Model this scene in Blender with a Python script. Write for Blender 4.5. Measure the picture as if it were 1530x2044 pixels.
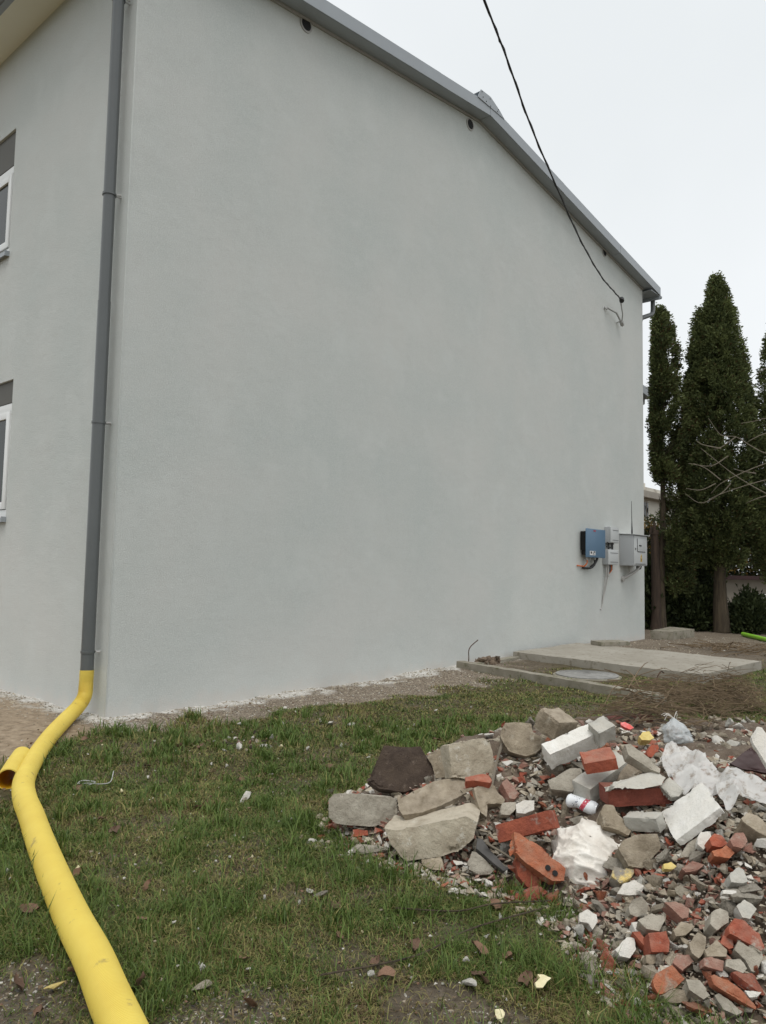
import bpy, bmesh, math, random
import numpy as np
from mathutils import Vector, Matrix, noise
from mathutils.geometry import delaunay_2d_cdt

# ------------------------------------------------------------------ camera, sky, sun, exposure
for o in list(bpy.data.objects): bpy.data.objects.remove(o)
SC = bpy.context.scene
COL = SC.collection
R_ = math.radians
CX, CY, CH = -3.7391, -6.6485, 1.45
yaw, pitch, roll = .7158, .0743, .0188
fw = Vector((math.cos(yaw)*math.cos(pitch), math.sin(yaw)*math.cos(pitch), math.sin(pitch)))
r0 = Vector((math.sin(yaw), -math.cos(yaw), 0)); u0 = r0.cross(fw)
rt = r0*math.cos(roll) + u0*math.sin(roll); up = -r0*math.sin(roll) + u0*math.cos(roll)
cam = bpy.data.cameras.new('camera'); camo = bpy.data.objects.new('camera', cam); COL.objects.link(camo)
M = Matrix((rt, up, -fw)).transposed().to_4x4(); M.translation = (CX, CY, CH); camo.matrix_world = M
cam.sensor_fit = 'HORIZONTAL'; cam.sensor_width = 36; cam.lens = 36*1506.3/1530
cam.clip_start = .05; cam.clip_end = 2000
SC.camera = camo
SUN_EL, SUN_AZ = 68, 222          # sun veiled by cloud; azimuth as the direction it stands in (math angle)
w = bpy.data.worlds.new('World'); SC.world = w; w.use_nodes = True
nt = w.node_tree; nt.nodes.clear()
sky = nt.nodes.new('ShaderNodeTexSky'); sky.sky_type = 'NISHITA'; sky.sun_disc = False
sky.sun_elevation = R_(SUN_EL); sky.sun_rotation = R_(90-SUN_AZ); sky.dust_density = 6; sky.air_density = 1.5
tc = nt.nodes.new('ShaderNodeTexCoord')
nz = nt.nodes.new('ShaderNodeTexNoise'); nz.inputs['Scale'].default_value = 1.6; nz.inputs['Detail'].default_value = 4
nt.links.new(tc.outputs['Generated'], nz.inputs['Vector'])
cr = nt.nodes.new('ShaderNodeValToRGB')
cr.color_ramp.elements[0].position = .3; cr.color_ramp.elements[0].color = (8.2, 8.55, 8.72, 1)
cr.color_ramp.elements[1].position = .7; cr.color_ramp.elements[1].color = (9.4, 9.68, 9.88, 1)
nt.links.new(nz.outputs['Fac'], cr.inputs['Fac'])
mx = nt.nodes.new('ShaderNodeMix'); mx.data_type = 'RGBA'; mx.inputs[0].default_value = .95
nt.links.new(sky.outputs['Color'], mx.inputs[6]); nt.links.new(cr.outputs['Color'], mx.inputs[7])
bg = nt.nodes.new('ShaderNodeBackground'); bg.inputs['Strength'].default_value = .1
wo = nt.nodes.new('ShaderNodeOutputWorld')
nt.links.new(mx.outputs[2], bg.inputs['Color']); nt.links.new(bg.outputs[0], wo.inputs['Surface'])
sl = bpy.data.lights.new('sun', 'SUN'); sl.energy = 1.5; sl.angle = R_(36); sl.color = (1, .97, .93)
so = bpy.data.objects.new('sun', sl); COL.objects.link(so)
sd_ = Vector((math.cos(R_(SUN_AZ))*math.cos(R_(SUN_EL)), math.sin(R_(SUN_AZ))*math.cos(R_(SUN_EL)), math.sin(R_(SUN_EL))))
so.rotation_euler = sd_.to_track_quat('Z', 'Y').to_euler(); so.location = (-10, -10, 20)
vs = SC.view_settings; vs.view_transform = 'Standard'; vs.look = 'None'; vs.gamma = 1; vs.exposure = .07; vs.use_curve_mapping = False

rng = np.random.RandomState(7); random.seed(7)

# ------------------------------------------------------------------ data measured on the photograph (metres, world space)
PRISMS=[["concrete_lump", "big pale beige broken concrete lump at the front left edge of the rubble pile", "concrete lump", "concrete_pale", [-0.625, -4.34, 0.174],
[[-0.2192, 0.1649, 0.0048], [-0.1939, 0.1179, 0.0019], [-0.086, -0.055, 0.0512], [-0.0354, -0.1351, 0.0768], [-0.0099, -0.1747, 0.0914], [0.0146, -0.2294, 0.0674], [-0.0067, -0.223, -0.0053], [-0.0559, -0.1663, -0.0788], [-0.19, 0.051, -0.1346], [-0.2118, 0.1167, -0.0748]], [0.1988, 0.1066, 0.0], 0.97],
["concrete_lump", "grey barrel shaped concrete lump lying leftmost in the rubble pile", "concrete lump", "concrete_grey", [-0.638, -3.86, 0.161],
[[-0.1663, 0.1096, 0.0577], [-0.1454, 0.097, 0.0857], [-0.0313, -0.0353, 0.0831], [0.0588, -0.1422, 0.0752], [0.0736, -0.1702, 0.0482], [0.0662, -0.1808, 0.0014], [0.0355, -0.1647, -0.0457], [-0.0371, -0.0913, -0.0705], [-0.1647, 0.061, -0.057], [-0.1801, 0.0904, -0.0281]], [0.0981, 0.0853, -0.03], 0.9],
["paving_slab", "soil covered concrete slab standing upright at the back left of the rubble", "paving slab", "soil_slab", [-0.394, -3.923, 0.318],
[[-0.0493, 0.102, 0.1357], [0.0864, -0.0553, 0.1343], [0.0923, -0.1158, 0.068], [0.0839, -0.1691, -0.0096], [-0.0612, -0.0676, -0.0904], [-0.1495, 0.0456, -0.076], [-0.1777, 0.1081, -0.0389]], [0.05, 0.0434, -0.0352], 1],
["stone_block", "beige stone wedged behind the soil covered upright slab", "stone", "concrete_tan", [-0.252, -4.084, 0.346],
[[-0.0641, 0.0599, 0.0689], [-0.0112, -0.0385, 0.1197], [-0.0643, -0.096, -0.0237], [-0.0918, -0.028, -0.0402], [-0.0735, 0.0152, 0.0232]], [0.122, 0.035, -0.0592], 0.95],
["stone_block", "upright square beige stone block beside the soil covered slab", "stone block", "concrete_pale", [-0.206, -4.235, 0.403],
[[-0.1482, 0.03, 0.1041], [0.0325, -0.0764, 0.1323], [0.0628, -0.1047, 0.11], [0.0411, -0.1537, -0.0526], [-0.0757, -0.0874, -0.0773], [-0.1767, -0.0146, -0.059]], [0.0881, 0.1356, -0.0525], 0.97],
["concrete_disc", "rounded brown grey concrete slab leaning behind the big pale lump", "concrete slab", "concrete_tan", [-0.48, -4.219, 0.2],
[[-0.1814, 0.1078, 0.0571], [-0.0535, 0.0775, 0.1016], [0.0423, 0.0427, 0.1276], [0.175, -0.055, 0.1335], [0.175, -0.1209, 0.0935], [0.0666, -0.0899, 0.059], [-0.0199, -0.0587, 0.0354], [-0.1326, -0.0079, 0.0109], [-0.2147, 0.0487, 0.0048], [-0.2095, 0.0804, 0.0266]], [0.0705, -0.0049, -0.13], 0.98],
["stone_block", "orange stained tan stone right of the rounded concrete slab", "stone", "concrete_tan", [-0.354, -4.448, 0.243],
[[-0.0655, 0.0329, 0.0899], [0.0146, 0.0058, 0.1166], [0.0333, -0.0324, 0.0913], [0.0339, -0.0915, 0.0333], [0.0143, -0.0941, 0.0177], [-0.0498, -0.0469, 0.0216], [-0.0948, -0.067, -0.0283], [-0.1087, -0.0369, -0.0078]], [0.0557, 0.0826, -0.0836], 0.95],
["brick_fragment", "flat red brick piece on top of the orange stained stone", "brick", "brick_red", [-0.38, -4.418, 0.354],
[[-0.0515, 0.0506, 0.0256], [0.0052, 0.0129, 0.036], [0.0496, -0.0286, 0.0397], [0.0273, -0.0651, 0.0161], [0.0083, -0.0656, 0.0076], [-0.0363, 0.005, 0.0149], [-0.0687, 0.0334, 0.0116]], [0.0189, 0.0164, -0.0433], 0.95],
["concrete_block", "tan broken concrete block at the back left with a crooked face", "concrete block", "concrete_tan", [0.112, -4.392, 0.448],
[[-0.1178, 0.053, 0.1489], [-0.0261, -0.0699, 0.1522], [-0.043, -0.0901, 0.108], [-0.0201, -0.1562, 0.0728], [-0.0512, -0.1512, 0.0343], [-0.0904, -0.1329, -0.002], [-0.1292, -0.0942, -0.017], [-0.1754, -0.008, 0.006], [-0.1665, 0.0541, 0.0818]], [0.1822, 0.1324, -0.13], 0.92],
["grey_stone", "flat pale grey stone on the grass in front of the barrel shaped lump", "stone", "concrete_grey", [-0.817, -4.055, 0.03],
[[-0.0645, 0.0483, 0.0264], [-0.0419, 0.0383, 0.039], [0.0199, -0.0388, 0.0342], [0.0542, -0.0851, 0.0289], [0.0439, -0.0889, 0.0166], [-0.0133, -0.0361, 0.0064], [-0.0614, 0.008, -0.0023], [-0.0756, 0.0338, 0.0051]], [0.0347, 0.0302, -0.0386], 0.9],
["brick_fragment", "tiny red and grey brick end below the barrel shaped lump", "brick", "brick_red", [-0.716, -3.897, 0.055],
[[-0.0351, 0.0161, 0.025], [-0.0173, -0.0025, 0.0276], [0.016, -0.0443, 0.0226], [0.0105, -0.0533, 0.0011], [-0.0315, -0.0108, -0.007], [-0.0451, 0.0057, -0.0059]], [0.0342, 0.0297, -0.0211], 0.95],
["stone_block", "tan stone under the big pale concrete lump", "stone", "concrete_tan", [-0.7, -4.38, 0.013],
[[-0.075, 0.0227, 0.0425], [-0.0247, -0.0568, 0.0647], [-0.0376, -0.0866, 0.0117], [-0.0677, -0.0316, 0.0055], [-0.0802, 0.0133, 0.0235]], [0.114, 0.0556, -0.0592], 0.95],
["roof_tile", "dark grey slate shard poking out right of the big pale lump", "roof tile", "slate", [-0.604, -4.642, 0.097],
[[0.0058, 0.0845, 0.0698], [0.0135, 0.0614, 0.062], [-0.0014, -0.0764, -0.0233], [0.0189, -0.1081, -0.0279], [-0.022, -0.0804, -0.0386], [-0.0317, 0.0126, 0.0064], [-0.0341, 0.062, 0.0321]], [0.0146, 0.0127, -0.023], 1],
["grey_stone", "rounded grey stone on the grass edge under the slate shard", "stone", "concrete_grey", [-0.631, -4.583, 0.038],
[[-0.0597, 0.016, 0.0378], [-0.023, 0.0155, 0.077], [-0.0084, -0.0073, 0.0713], [0.0107, -0.0913, 0.0132], [-0.0142, -0.0804, -0.0035], [-0.0511, -0.0413, -0.0066], [-0.0708, 0.0006, 0.0114]], [0.0618, 0.0537, -0.0574], 0.9],
["concrete_lump", "small light grey concrete offcut behind the whole red brick", "concrete lump", "concrete_grey", [-0.363, -4.578, 0.24],
[[-0.0527, 0.0071, 0.011], [-0.024, 0.011, 0.0455], [0.0238, -0.0407, 0.0485], [0.0125, -0.0524, 0.0254], [-0.0298, -0.0358, -0.0046], [-0.0597, -0.0022, -0.0053]], [0.0433, 0.0376, -0.0402], 0.95],
["plaster_lump", "knobbly white plaster piece behind the whole red brick", "plaster", "plaster_white", [-0.31, -4.645, 0.247],
[[-0.0471, 0.0202, 0.0356], [-0.0052, -0.0066, 0.0523], [0.0263, -0.0445, 0.0511], [-0.0017, -0.0587, 0.0147], [-0.0412, -0.0326, -0.0004], [-0.0697, 0.0017, 0.0009]], [0.0463, 0.0402, -0.0514], 0.85],
["brick_fragment", "dusty pink paver piece lying flat left of the rubble centre", "brick", "brick_dusty", [-0.283, -4.539, 0.3],
[[-0.0202, 0.0304, 0.0533], [0.0282, 0.0259, 0.0696], [0.0196, -0.0529, 0.0083], [-0.0275, -0.0524, -0.0105], [-0.0469, -0.0353, -0.0058]], [0.0187, 0.0337, -0.046], 1],
["perforated_brick", "orange brick with two round holes tilted at the grassy front edge", "brick", "brick_orange", [-0.632, -4.882, 0.165],
[[-0.0782, 0.0537, 0.0269], [-0.0273, 0.0849, 0.0997], [-0.0077, 0.0607, 0.0927], [0.0137, 0.0137, 0.0654], [0.0333, -0.0336, 0.0361], [0.0627, -0.13, -0.0323], [0.0276, -0.1434, -0.0748], [-0.0158, -0.1029, -0.072], [-0.0622, 0.0028, -0.0089], [-0.0753, 0.0453, 0.0211]], [0.0258, 0.0297, -0.0308], 1],
["brick_fragment", "shattered red brick underneath the holed brick", "brick", "brick_red", [-0.624, -4.839, 0.065],
[[-0.0469, 0.031, 0.0859], [-0.0185, -0.0098, 0.0745], [0.0053, -0.0879, 0.0032], [-0.0307, -0.0754, -0.0376], [-0.0517, -0.038, -0.0187], [-0.0626, 0.0017, 0.0194]], [0.0684, 0.0595, -0.0423], 0.9],
["white_slab", "thin white slab leaning on the dark board at the right edge", "slab", "plaster_white", [0.013, -5.676, 0.68],
[[0.0035, 0.0493, 0.0371], [0.0314, 0.0404, 0.0563], [0.0546, 0.0302, 0.0715], [0.0591, 0.0161, 0.0707], [0.0155, -0.0617, 0.0132], [-0.1352, -0.0952, -0.115], [-0.0787, -0.037, -0.0532], [-0.0222, 0.0304, 0.0114]], [0.018, 0.0069, -0.023], 1],
["brown_board", "dark maroon board leaning in the rubble at the right edge", "board", "maroon", [0.181, -5.601, 0.543],
[[-0.0583, 0.0976, 0.0124], [0.0374, 0.0242, 0.0892], [0.0175, -0.0446, 0.0207], [-0.0073, -0.1053, -0.0491], [-0.0076, -0.0502, -0.015], [-0.048, 0.046, -0.0066]], [0.0221, 0.0108, -0.0172], 1],
["stone_block", "tan flat stone right of the big white slab at the right edge", "stone", "concrete_tan", [-0.365, -5.726, 0.41],
[[-0.0533, 0.019, 0.0587], [0.0023, 0.006, 0.0833], [0.0117, -0.0253, 0.0699], [0.0036, -0.0754, 0.0349], [-0.0397, -0.0854, 0.0036], [-0.0538, -0.0416, 0.0219], [-0.0583, 0.0085, 0.0495]], [0.0536, 0.0555, -0.0919], 0.95],
["concrete_slab_piece", "long thin grey concrete sliver above the light grey slab", "concrete sliver", "concrete_grey", [-0.135, -5.177, 0.55],
[[-0.0287, 0.0652, 0.0751], [-0.0061, 0.0487, 0.0765], [0.0106, -0.0167, 0.0361], [0.019, -0.0915, -0.0167], [-0.0053, -0.0944, -0.0343], [-0.0265, -0.0624, -0.0228], [-0.0565, 0.0358, 0.0347]], [0.0267, 0.033, -0.0424], 1],
["concrete_slab_piece", "brown grey wedge beside the half brick on top", "concrete wedge", "concrete_tan", [-0.038, -5.068, 0.433],
[[-0.0977, 0.0064, 0.0074], [-0.0534, 0.0106, 0.0413], [0.0406, -0.0101, 0.0917], [0.0631, -0.0922, 0.0482], [-0.0126, -0.0551, 0.0223], [-0.0873, -0.0123, 0.0012]], [0.0491, 0.0509, -0.0707], 0.95],
["tile_piece", "light grey tile under the left edge of the plastic sheet", "tile", "concrete_light", [-0.135, -5.327, 0.443],
[[-0.0264, 0.0491, 0.0218], [0.0347, 0.0256, 0.0556], [0.0172, -0.0496, 0.0105], [-0.0216, -0.0393, -0.0129], [-0.0453, -0.0106, -0.0176]], [0.0165, 0.0099, -0.023], 1],
["brick_fragment", "single red brick chip on edge left of the plastic sheet", "brick", "brick_red", [0.069, -5.146, 0.556],
[[-0.0435, 0.0022, 0.0037], [-0.0115, -0.0086, 0.0403], [0.0113, -0.0344, 0.0408], [0.0049, -0.04, 0.0228], [-0.0357, -0.0217, -0.0174], [-0.0486, -0.0046, -0.0141]], [0.041, 0.0357, -0.0254], 0.9],
["concrete_block", "tan concrete block split off in front of the white slab", "concrete block", "concrete_tan", [-0.431, -5.265, 0.22],
[[-0.1058, 0.0256, 0.0475], [-0.0744, 0.0134, 0.0767], [-0.0329, -0.0204, 0.0987], [0.0286, -0.0955, 0.1076], [0.0053, -0.1195, 0.0549], [-0.0379, -0.0971, 0.02], [-0.083, -0.0759, -0.0184], [-0.1154, -0.0253, -0.0128], [-0.1094, 0.0132, 0.0311]], [0.1166, 0.0847, -0.0901], 0.9],
["concrete_block", "grey cut block half buried left of the leaning grey block", "concrete block", "concrete_grey", [-0.104, -4.787, 0.356],
[[-0.1065, 0.0683, 0.0324], [-0.0267, -0.018, 0.0947], [-0.0031, -0.0694, 0.0998], [-0.0268, -0.0988, 0.0532], [-0.0837, -0.0606, -0.0031], [-0.1204, 0.0376, -0.0018]], [0.1224, 0.047, -0.0918], 1],
["stone_block", "tan stone beneath the grey paver in the rubble centre", "stone", "concrete_tan", [-0.31, -5.11, 0.286],
[[-0.0623, 0.0257, 0.0615], [-0.0295, 0.0207, 0.0922], [-0.0058, -0.0125, 0.0867], [-0.0101, -0.0457, 0.0509], [-0.0116, -0.1002, -0.0018], [-0.0354, -0.0949, -0.0225], [-0.0542, -0.0492, 0.0001], [-0.0879, -0.0019, 0.0081]], [0.0742, 0.0645, -0.0688], 0.95],
["foam_lump", "pale yellow foam lump on the soil behind the pile", "foam", "foam_yellow", [0.574, -4.911, 0.503],
[[-0.0481, 0.0135, 0.0218], [-0.0177, 0.0039, 0.0416], [0.0125, -0.0221, 0.0484], [0.0052, -0.0559, 0.0154], [-0.0218, -0.0401, 0.0035], [-0.0516, -0.0048, 0.0043]], [0.0405, 0.0352, -0.045], 0.8],
["plastic_rag", "bright red and pink plastic scrap behind the white topped block", "plastic scrap", "plastic_red", [0.662, -4.764, 0.539],
[[-0.0221, 0.024, 0.0249], [-0.0015, 0.0026, 0.027], [0.0083, -0.0233, 0.0132], [0.0111, -0.044, -0.0031], [-0.0088, -0.0303, -0.0118], [-0.0229, -0.0014, 0.0002], [-0.029, 0.016, 0.0099]], [0.0185, 0.0161, -0.0172], 0.9],
["plaster_lump", "white splattered plaster flake right of the tan split block", "plaster", "plaster_white", [-0.434, -5.556, 0.345],
[[-0.0283, 0.0086, 0.0196], [0.0038, 0.0057, 0.042], [0.0285, -0.0256, 0.0401], [0.0073, -0.0385, 0.0156], [-0.0455, -0.0227, -0.0138], [-0.0459, 0.0029, 0.0026]], [0.0267, 0.0232, -0.0354], 0.8],
["stone_block", "grey beige stone under the white splattered flake", "stone", "concrete_grey", [-0.402, -5.485, 0.272],
[[-0.0683, 0.0057, 0.0115], [-0.0143, -0.013, 0.0552], [0.0171, -0.0362, 0.0731], [-0.0051, -0.0498, 0.042], [-0.0524, -0.0255, 0.0086], [-0.074, 0.0004, 0.0025]], [0.0657, 0.0395, -0.0643], 0.95],
["brick_fragment", "rounded rust red brick piece right of the white flake", "brick", "brick_red", [-0.466, -5.617, 0.359],
[[-0.0413, 0.0083, 0.0316], [-0.0126, -0.0038, 0.0479], [0.0019, -0.0277, 0.0423], [-0.0027, -0.0537, 0.0178], [-0.0311, -0.0372, 0.0051], [-0.053, -0.0065, 0.0095]], [0.0463, 0.0402, -0.0514], 0.9],
["brick_fragment", "round worn terracotta brick piece furthest right of the red ones", "brick", "brick_dusty", [-0.484, -5.701, 0.385],
[[-0.0455, 0.0058, 0.0258], [-0.0128, -0.0033, 0.0481], [0.0124, -0.0297, 0.0501], [-0.0026, -0.0484, 0.022], [-0.036, -0.0363, 0.0015], [-0.0543, -0.0086, 0.0067]], [0.0463, 0.0402, -0.0514], 0.9],
["brick_fragment", "bright orange broken brick below the rounded rust red piece", "brick", "brick_orange", [-0.526, -5.655, 0.34],
[[-0.05, 0.014, 0.0282], [-0.0178, -0.013, 0.036], [0.0016, -0.0227, 0.0459], [0.0079, -0.057, 0.0247], [-0.022, -0.0443, 0.0077], [-0.0584, 0.0024, 0.0116]], [0.0463, 0.0402, -0.0514], 0.9],
["concrete_block", "light grey slab resting behind the whole dark red brick", "concrete slab", "concrete_light", [-0.203, -5.201, 0.476],
[[-0.1605, 0.0864, -0.0213], [-0.0753, 0.0567, 0.0061], [-0.0063, 0.013, 0.0221], [0.0818, -0.0461, 0.0415], [0.0675, -0.0931, 0.0207], [0.0178, -0.0933, -0.0008], [-0.057, -0.0384, -0.0158]], [0.0377, 0.0328, -0.015], 1],
["brick_fragment", "biggest orange brick chunk at the bottom corner of the pile on the grass", "brick", "brick_orange", [-1.032, -5.614, 0.025],
[[-0.064, 0.0087, 0.0411], [-0.0419, 0.003, 0.0615], [0.0004, -0.0347, 0.0831], [0.0009, -0.0795, 0.0541], [-0.0305, -0.0619, 0.0312], [-0.0676, -0.0287, 0.0125], [-0.076, -0.018, 0.0103], [-0.0724, -0.0, 0.0262]], [0.0878, 0.0528, -0.08], 0.9],
["concrete_chunk", "dark grey chunk under the biggest orange brick chunk", "concrete chunk", "concrete_tan", [-1.077, -5.665, 0.025],
[[-0.0611, 0.0075, 0.0286], [-0.0199, -0.0236, 0.0472], [0.0049, -0.0604, 0.0378], [-0.0129, -0.0609, 0.014], [-0.0439, -0.0291, 0.0094], [-0.0632, -0.004, 0.0129]], [0.0654, 0.0568, -0.05], 0.9],
["roof_tile", "long orange roof tile shard at the bottom right", "roof tile", "brick_orange", [-1.03, -5.836, 0.089],
[[-0.0318, 0.0502, 0.0434], [-0.019, 0.0412, 0.0494], [-0.0023, 0.0028, 0.0386], [0.0033, -0.0381, 0.0154], [0.001, -0.0823, -0.0178], [-0.0061, -0.0817, -0.0242], [-0.0267, -0.0189, -0.0001], [-0.0423, 0.0368, 0.0239]], [0.031, 0.0225, -0.0321], 1],
["concrete_chunk", "flat grey chunk between biggest orange brick and long tile shard", "concrete chunk", "concrete_grey", [-1.075, -5.74, 0.066],
[[-0.0207, 0.0227, 0.0451], [0.01, -0.0146, 0.044], [-0.0058, -0.0505, 0.0142], [-0.0297, -0.0375, 0.0062], [-0.0388, 0.0061, 0.0245]], [0.034, 0.0295, -0.0536], 0.9],
["concrete_chunk", "lowest flat grey stone under the long tile shard", "concrete chunk", "concrete_grey", [-1.053, -5.828, 0.043],
[[-0.0221, 0.0285, 0.0408], [-0.0075, 0.0176, 0.0441], [-0.0006, -0.0205, 0.0275], [0.0007, -0.0546, 0.0096], [-0.0222, -0.0412, 0.0024], [-0.0357, -0.0057, 0.0134]], [0.0291, 0.0253, -0.046], 0.9],
["brick_fragment", "pink streaked brick lump above the biggest orange chunk", "brick", "brick_dusty", [-0.966, -5.653, 0.083],
[[-0.0553, 0.0051, 0.029], [-0.0256, 0.0016, 0.051], [-0.0025, -0.0323, 0.0497], [-0.007, -0.0513, 0.0349], [-0.0527, -0.0271, 0.0122]], [0.0572, 0.0416, -0.0707], 0.9],
["brick_fragment", "square red brick piece with grey mortar side at the left pile edge", "brick", "brick_red", [-0.918, -5.554, 0.101],
[[-0.0413, 0.0177, 0.0545], [0.006, -0.0308, 0.0591], [-0.0057, -0.0496, 0.0339], [-0.0305, -0.0555, 0.007], [-0.0731, -0.0075, 0.0062]], [0.0578, 0.0503, -0.0643], 1],
["concrete_chunk", "tan chunk beneath the square red brick piece", "concrete chunk", "concrete_tan", [-0.951, -5.552, 0.057],
[[-0.0406, 0.0125, 0.0355], [0.0038, -0.0334, 0.0395], [0.0102, -0.0496, 0.0326], [-0.0104, -0.0415, 0.0205], [-0.0467, -0.0115, 0.0112], [-0.055, 0.0028, 0.015]], [0.0463, 0.0402, -0.0514], 0.9],
["concrete_chunk", "egg shaped grey stone with red rim in the lower rubble", "concrete chunk", "concrete_tan", [-0.933, -5.694, 0.135],
[[-0.034, 0.0089, 0.0356], [0.0135, -0.0033, 0.059], [0.0236, -0.0305, 0.0504], [-0.0124, -0.0401, 0.0223], [-0.0525, -0.03, 0.0025], [-0.0547, -0.0063, 0.0141]], [0.0388, 0.0337, -0.0613], 0.85],
["concrete_chunk", "brown grey flat chunk right of the egg shaped stone", "concrete chunk", "concrete_tan", [-0.922, -5.751, 0.137],
[[-0.0473, 0.0134, 0.0297], [0.003, -0.0117, 0.0512], [0.0072, -0.0477, 0.0307], [-0.0121, -0.0489, 0.0154], [-0.0576, 0.0022, 0.0145]], [0.0427, 0.0371, -0.0566], 0.9],
["brick_fragment", "deep red flat brick piece under the largest curved red shard", "brick", "brick_red", [-0.868, -5.773, 0.152],
[[-0.0365, 0.004, 0.0245], [-0.0091, 0.0011, 0.0434], [-0.0002, -0.0285, 0.0307], [-0.0173, -0.0342, 0.014], [-0.0302, -0.0236, 0.0112]], [0.0374, 0.0325, -0.0495], 0.9],
["brick_fragment", "largest curved red shard with a grey stain at the right", "brick", "brick_red", [-0.836, -5.813, 0.185],
[[-0.0492, 0.0208, 0.0459], [-0.0125, 0.0112, 0.0665], [0.008, -0.0152, 0.0613], [0.0141, -0.0607, 0.0297], [-0.0085, -0.0825, -0.0052], [-0.0234, -0.0748, -0.0106], [-0.0527, -0.005, 0.0226], [-0.0617, 0.0136, 0.0306]], [0.0465, 0.0481, -0.0602], 0.95],
["concrete_chunk", "large forked grey stone near the right edge of the lower rubble", "concrete chunk", "concrete_grey", [-0.871, -5.841, 0.13],
[[-0.0446, 0.0227, 0.0449], [-0.008, 0.0185, 0.0697], [-0.0049, -0.0109, 0.0528], [0.0139, -0.0483, 0.0424], [0.0018, -0.0563, 0.028], [-0.0493, -0.0475, -0.0048], [-0.0565, -0.0343, -0.0015], [-0.0444, -0.0108, 0.023]], [0.048, 0.0418, -0.0636], 0.9],
["brick_fragment", "dull brown brick block above the long tile shard", "brick", "brick_dusty", [-0.964, -5.752, 0.118],
[[-0.0364, 0.0065, 0.0352], [-0.0148, -0.0134, 0.0394], [0.0041, -0.0483, 0.0284], [-0.0192, -0.0497, 0.0047], [-0.0527, 0.0015, 0.0153]], [0.0476, 0.0414, -0.0493], 1],
["concrete_chunk", "smooth oval grey stone right of the dull brown brick block", "concrete chunk", "concrete_grey", [-0.938, -5.821, 0.121],
[[-0.028, 0.0139, 0.0374], [0.0067, -0.024, 0.0388], [-0.0026, -0.0453, 0.0178], [-0.0226, -0.0369, 0.0082], [-0.0468, 0.0111, 0.0215]], [0.0374, 0.0325, -0.0495], 0.85],
["concrete_chunk", "four cornered flat grey chunk above the square red brick piece", "concrete chunk", "concrete_grey", [-0.852, -5.508, 0.131],
[[-0.0557, 0.0292, 0.033], [-0.0022, -0.0003, 0.0506], [0.0206, -0.0389, 0.0438], [0.0111, -0.0454, 0.0342], [-0.0323, -0.0422, 0.0086], [-0.0578, -0.0036, 0.0136]], [0.0388, 0.0337, -0.0613], 0.95],
["concrete_chunk", "round dark grey cobble at the left edge of the lower rubble", "concrete chunk", "concrete_grey", [-0.716, -5.387, 0.107],
[[-0.0543, 0.0038, 0.0319], [-0.0209, -0.0036, 0.0562], [0.0065, -0.0256, 0.0636], [0.0066, -0.0531, 0.0422], [-0.0195, -0.0593, 0.0139], [-0.0551, -0.0306, 0.0043], [-0.0656, -0.0075, 0.0129]], [0.0578, 0.0503, -0.0643], 0.85],
["concrete_chunk", "layered grey chunk in the middle of the lower rubble", "concrete chunk", "concrete_tan", [-0.846, -5.614, 0.14],
[[-0.0507, 0.0093, 0.0245], [-0.0103, -0.0041, 0.0461], [0.0136, -0.0367, 0.0427], [0.0113, -0.0473, 0.0341], [-0.0322, -0.0289, 0.0133], [-0.0598, -0.0037, 0.009]], [0.0427, 0.0371, -0.0566], 0.9],
["concrete_chunk", "largest rounded grey beige chunk right of the layered chunk", "concrete chunk", "concrete_grey", [-0.813, -5.724, 0.197],
[[-0.0311, 0.0029, 0.0492], [0.0017, -0.0179, 0.0603], [0.0108, -0.0441, 0.05], [-0.015, -0.0513, 0.0257], [-0.0632, -0.0259, 0.006], [-0.0633, -0.0029, 0.021]], [0.0534, 0.0464, -0.0707], 0.9],
["concrete_chunk", "pale diamond shaped chunk near the right edge", "concrete chunk", "concrete_light", [-0.744, -5.799, 0.226],
[[-0.0315, 0.0129, 0.0394], [0.0105, -0.0044, 0.0565], [0.011, -0.0466, 0.0335], [-0.0368, -0.034, 0.0102], [-0.0503, -0.0123, 0.0136]], [0.0388, 0.0337, -0.0613], 0.95],
["concrete_chunk", "pale beige four sided block high in the lower rubble", "concrete chunk", "concrete_light", [-0.641, -5.745, 0.302],
[[-0.0411, 0.0105, 0.0325], [0.004, -0.0098, 0.0532], [0.0094, -0.0255, 0.0469], [-0.0125, -0.0481, 0.0156], [-0.0315, -0.0362, 0.009], [-0.0563, -0.0023, 0.0126]], [0.0427, 0.0371, -0.0566], 0.95],
["brick_fragment", "broad brown red brick flake in the middle of the lower rubble", "brick", "brick_dusty", [-0.8, -5.583, 0.186],
[[-0.0316, 0.0347, 0.0394], [0.0011, 0.0028, 0.0428], [0.0132, -0.0419, 0.0246], [-0.0122, -0.0475, 0.0041], [-0.0315, -0.0323, -0.0001], [-0.03, 0.0051, 0.023]], [0.0303, 0.0263, -0.0446], 0.95],
["white_stone", "large white faced stone at the top left of the lower rubble", "stone", "plaster_white", [-0.594, -5.31, 0.118],
[[-0.082, 0.0158, 0.0176], [-0.0373, 0.0057, 0.0476], [0.0072, -0.0247, 0.0627], [0.0151, -0.0643, 0.0406], [-0.0183, -0.057, 0.0179], [-0.053, -0.0218, 0.0144]], [0.0561, 0.0488, -0.0669], 0.85],
["concrete_chunk", "grey stone with yellow foam crust above the large white faced stone", "concrete chunk", "foam_crust", [-0.55, -5.256, 0.149],
[[-0.0577, 0.0164, 0.0238], [-0.0228, 0.0195, 0.0521], [0.0338, -0.0572, 0.0446], [-0.007, -0.0491, 0.0191], [-0.0531, -0.0224, 0.0018]], [0.0427, 0.0371, -0.0566], 0.9],
["concrete_chunk", "pinkish grey chunk at the top of the lower rubble", "concrete chunk", "brick_dusty", [-0.563, -5.55, 0.26],
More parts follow.
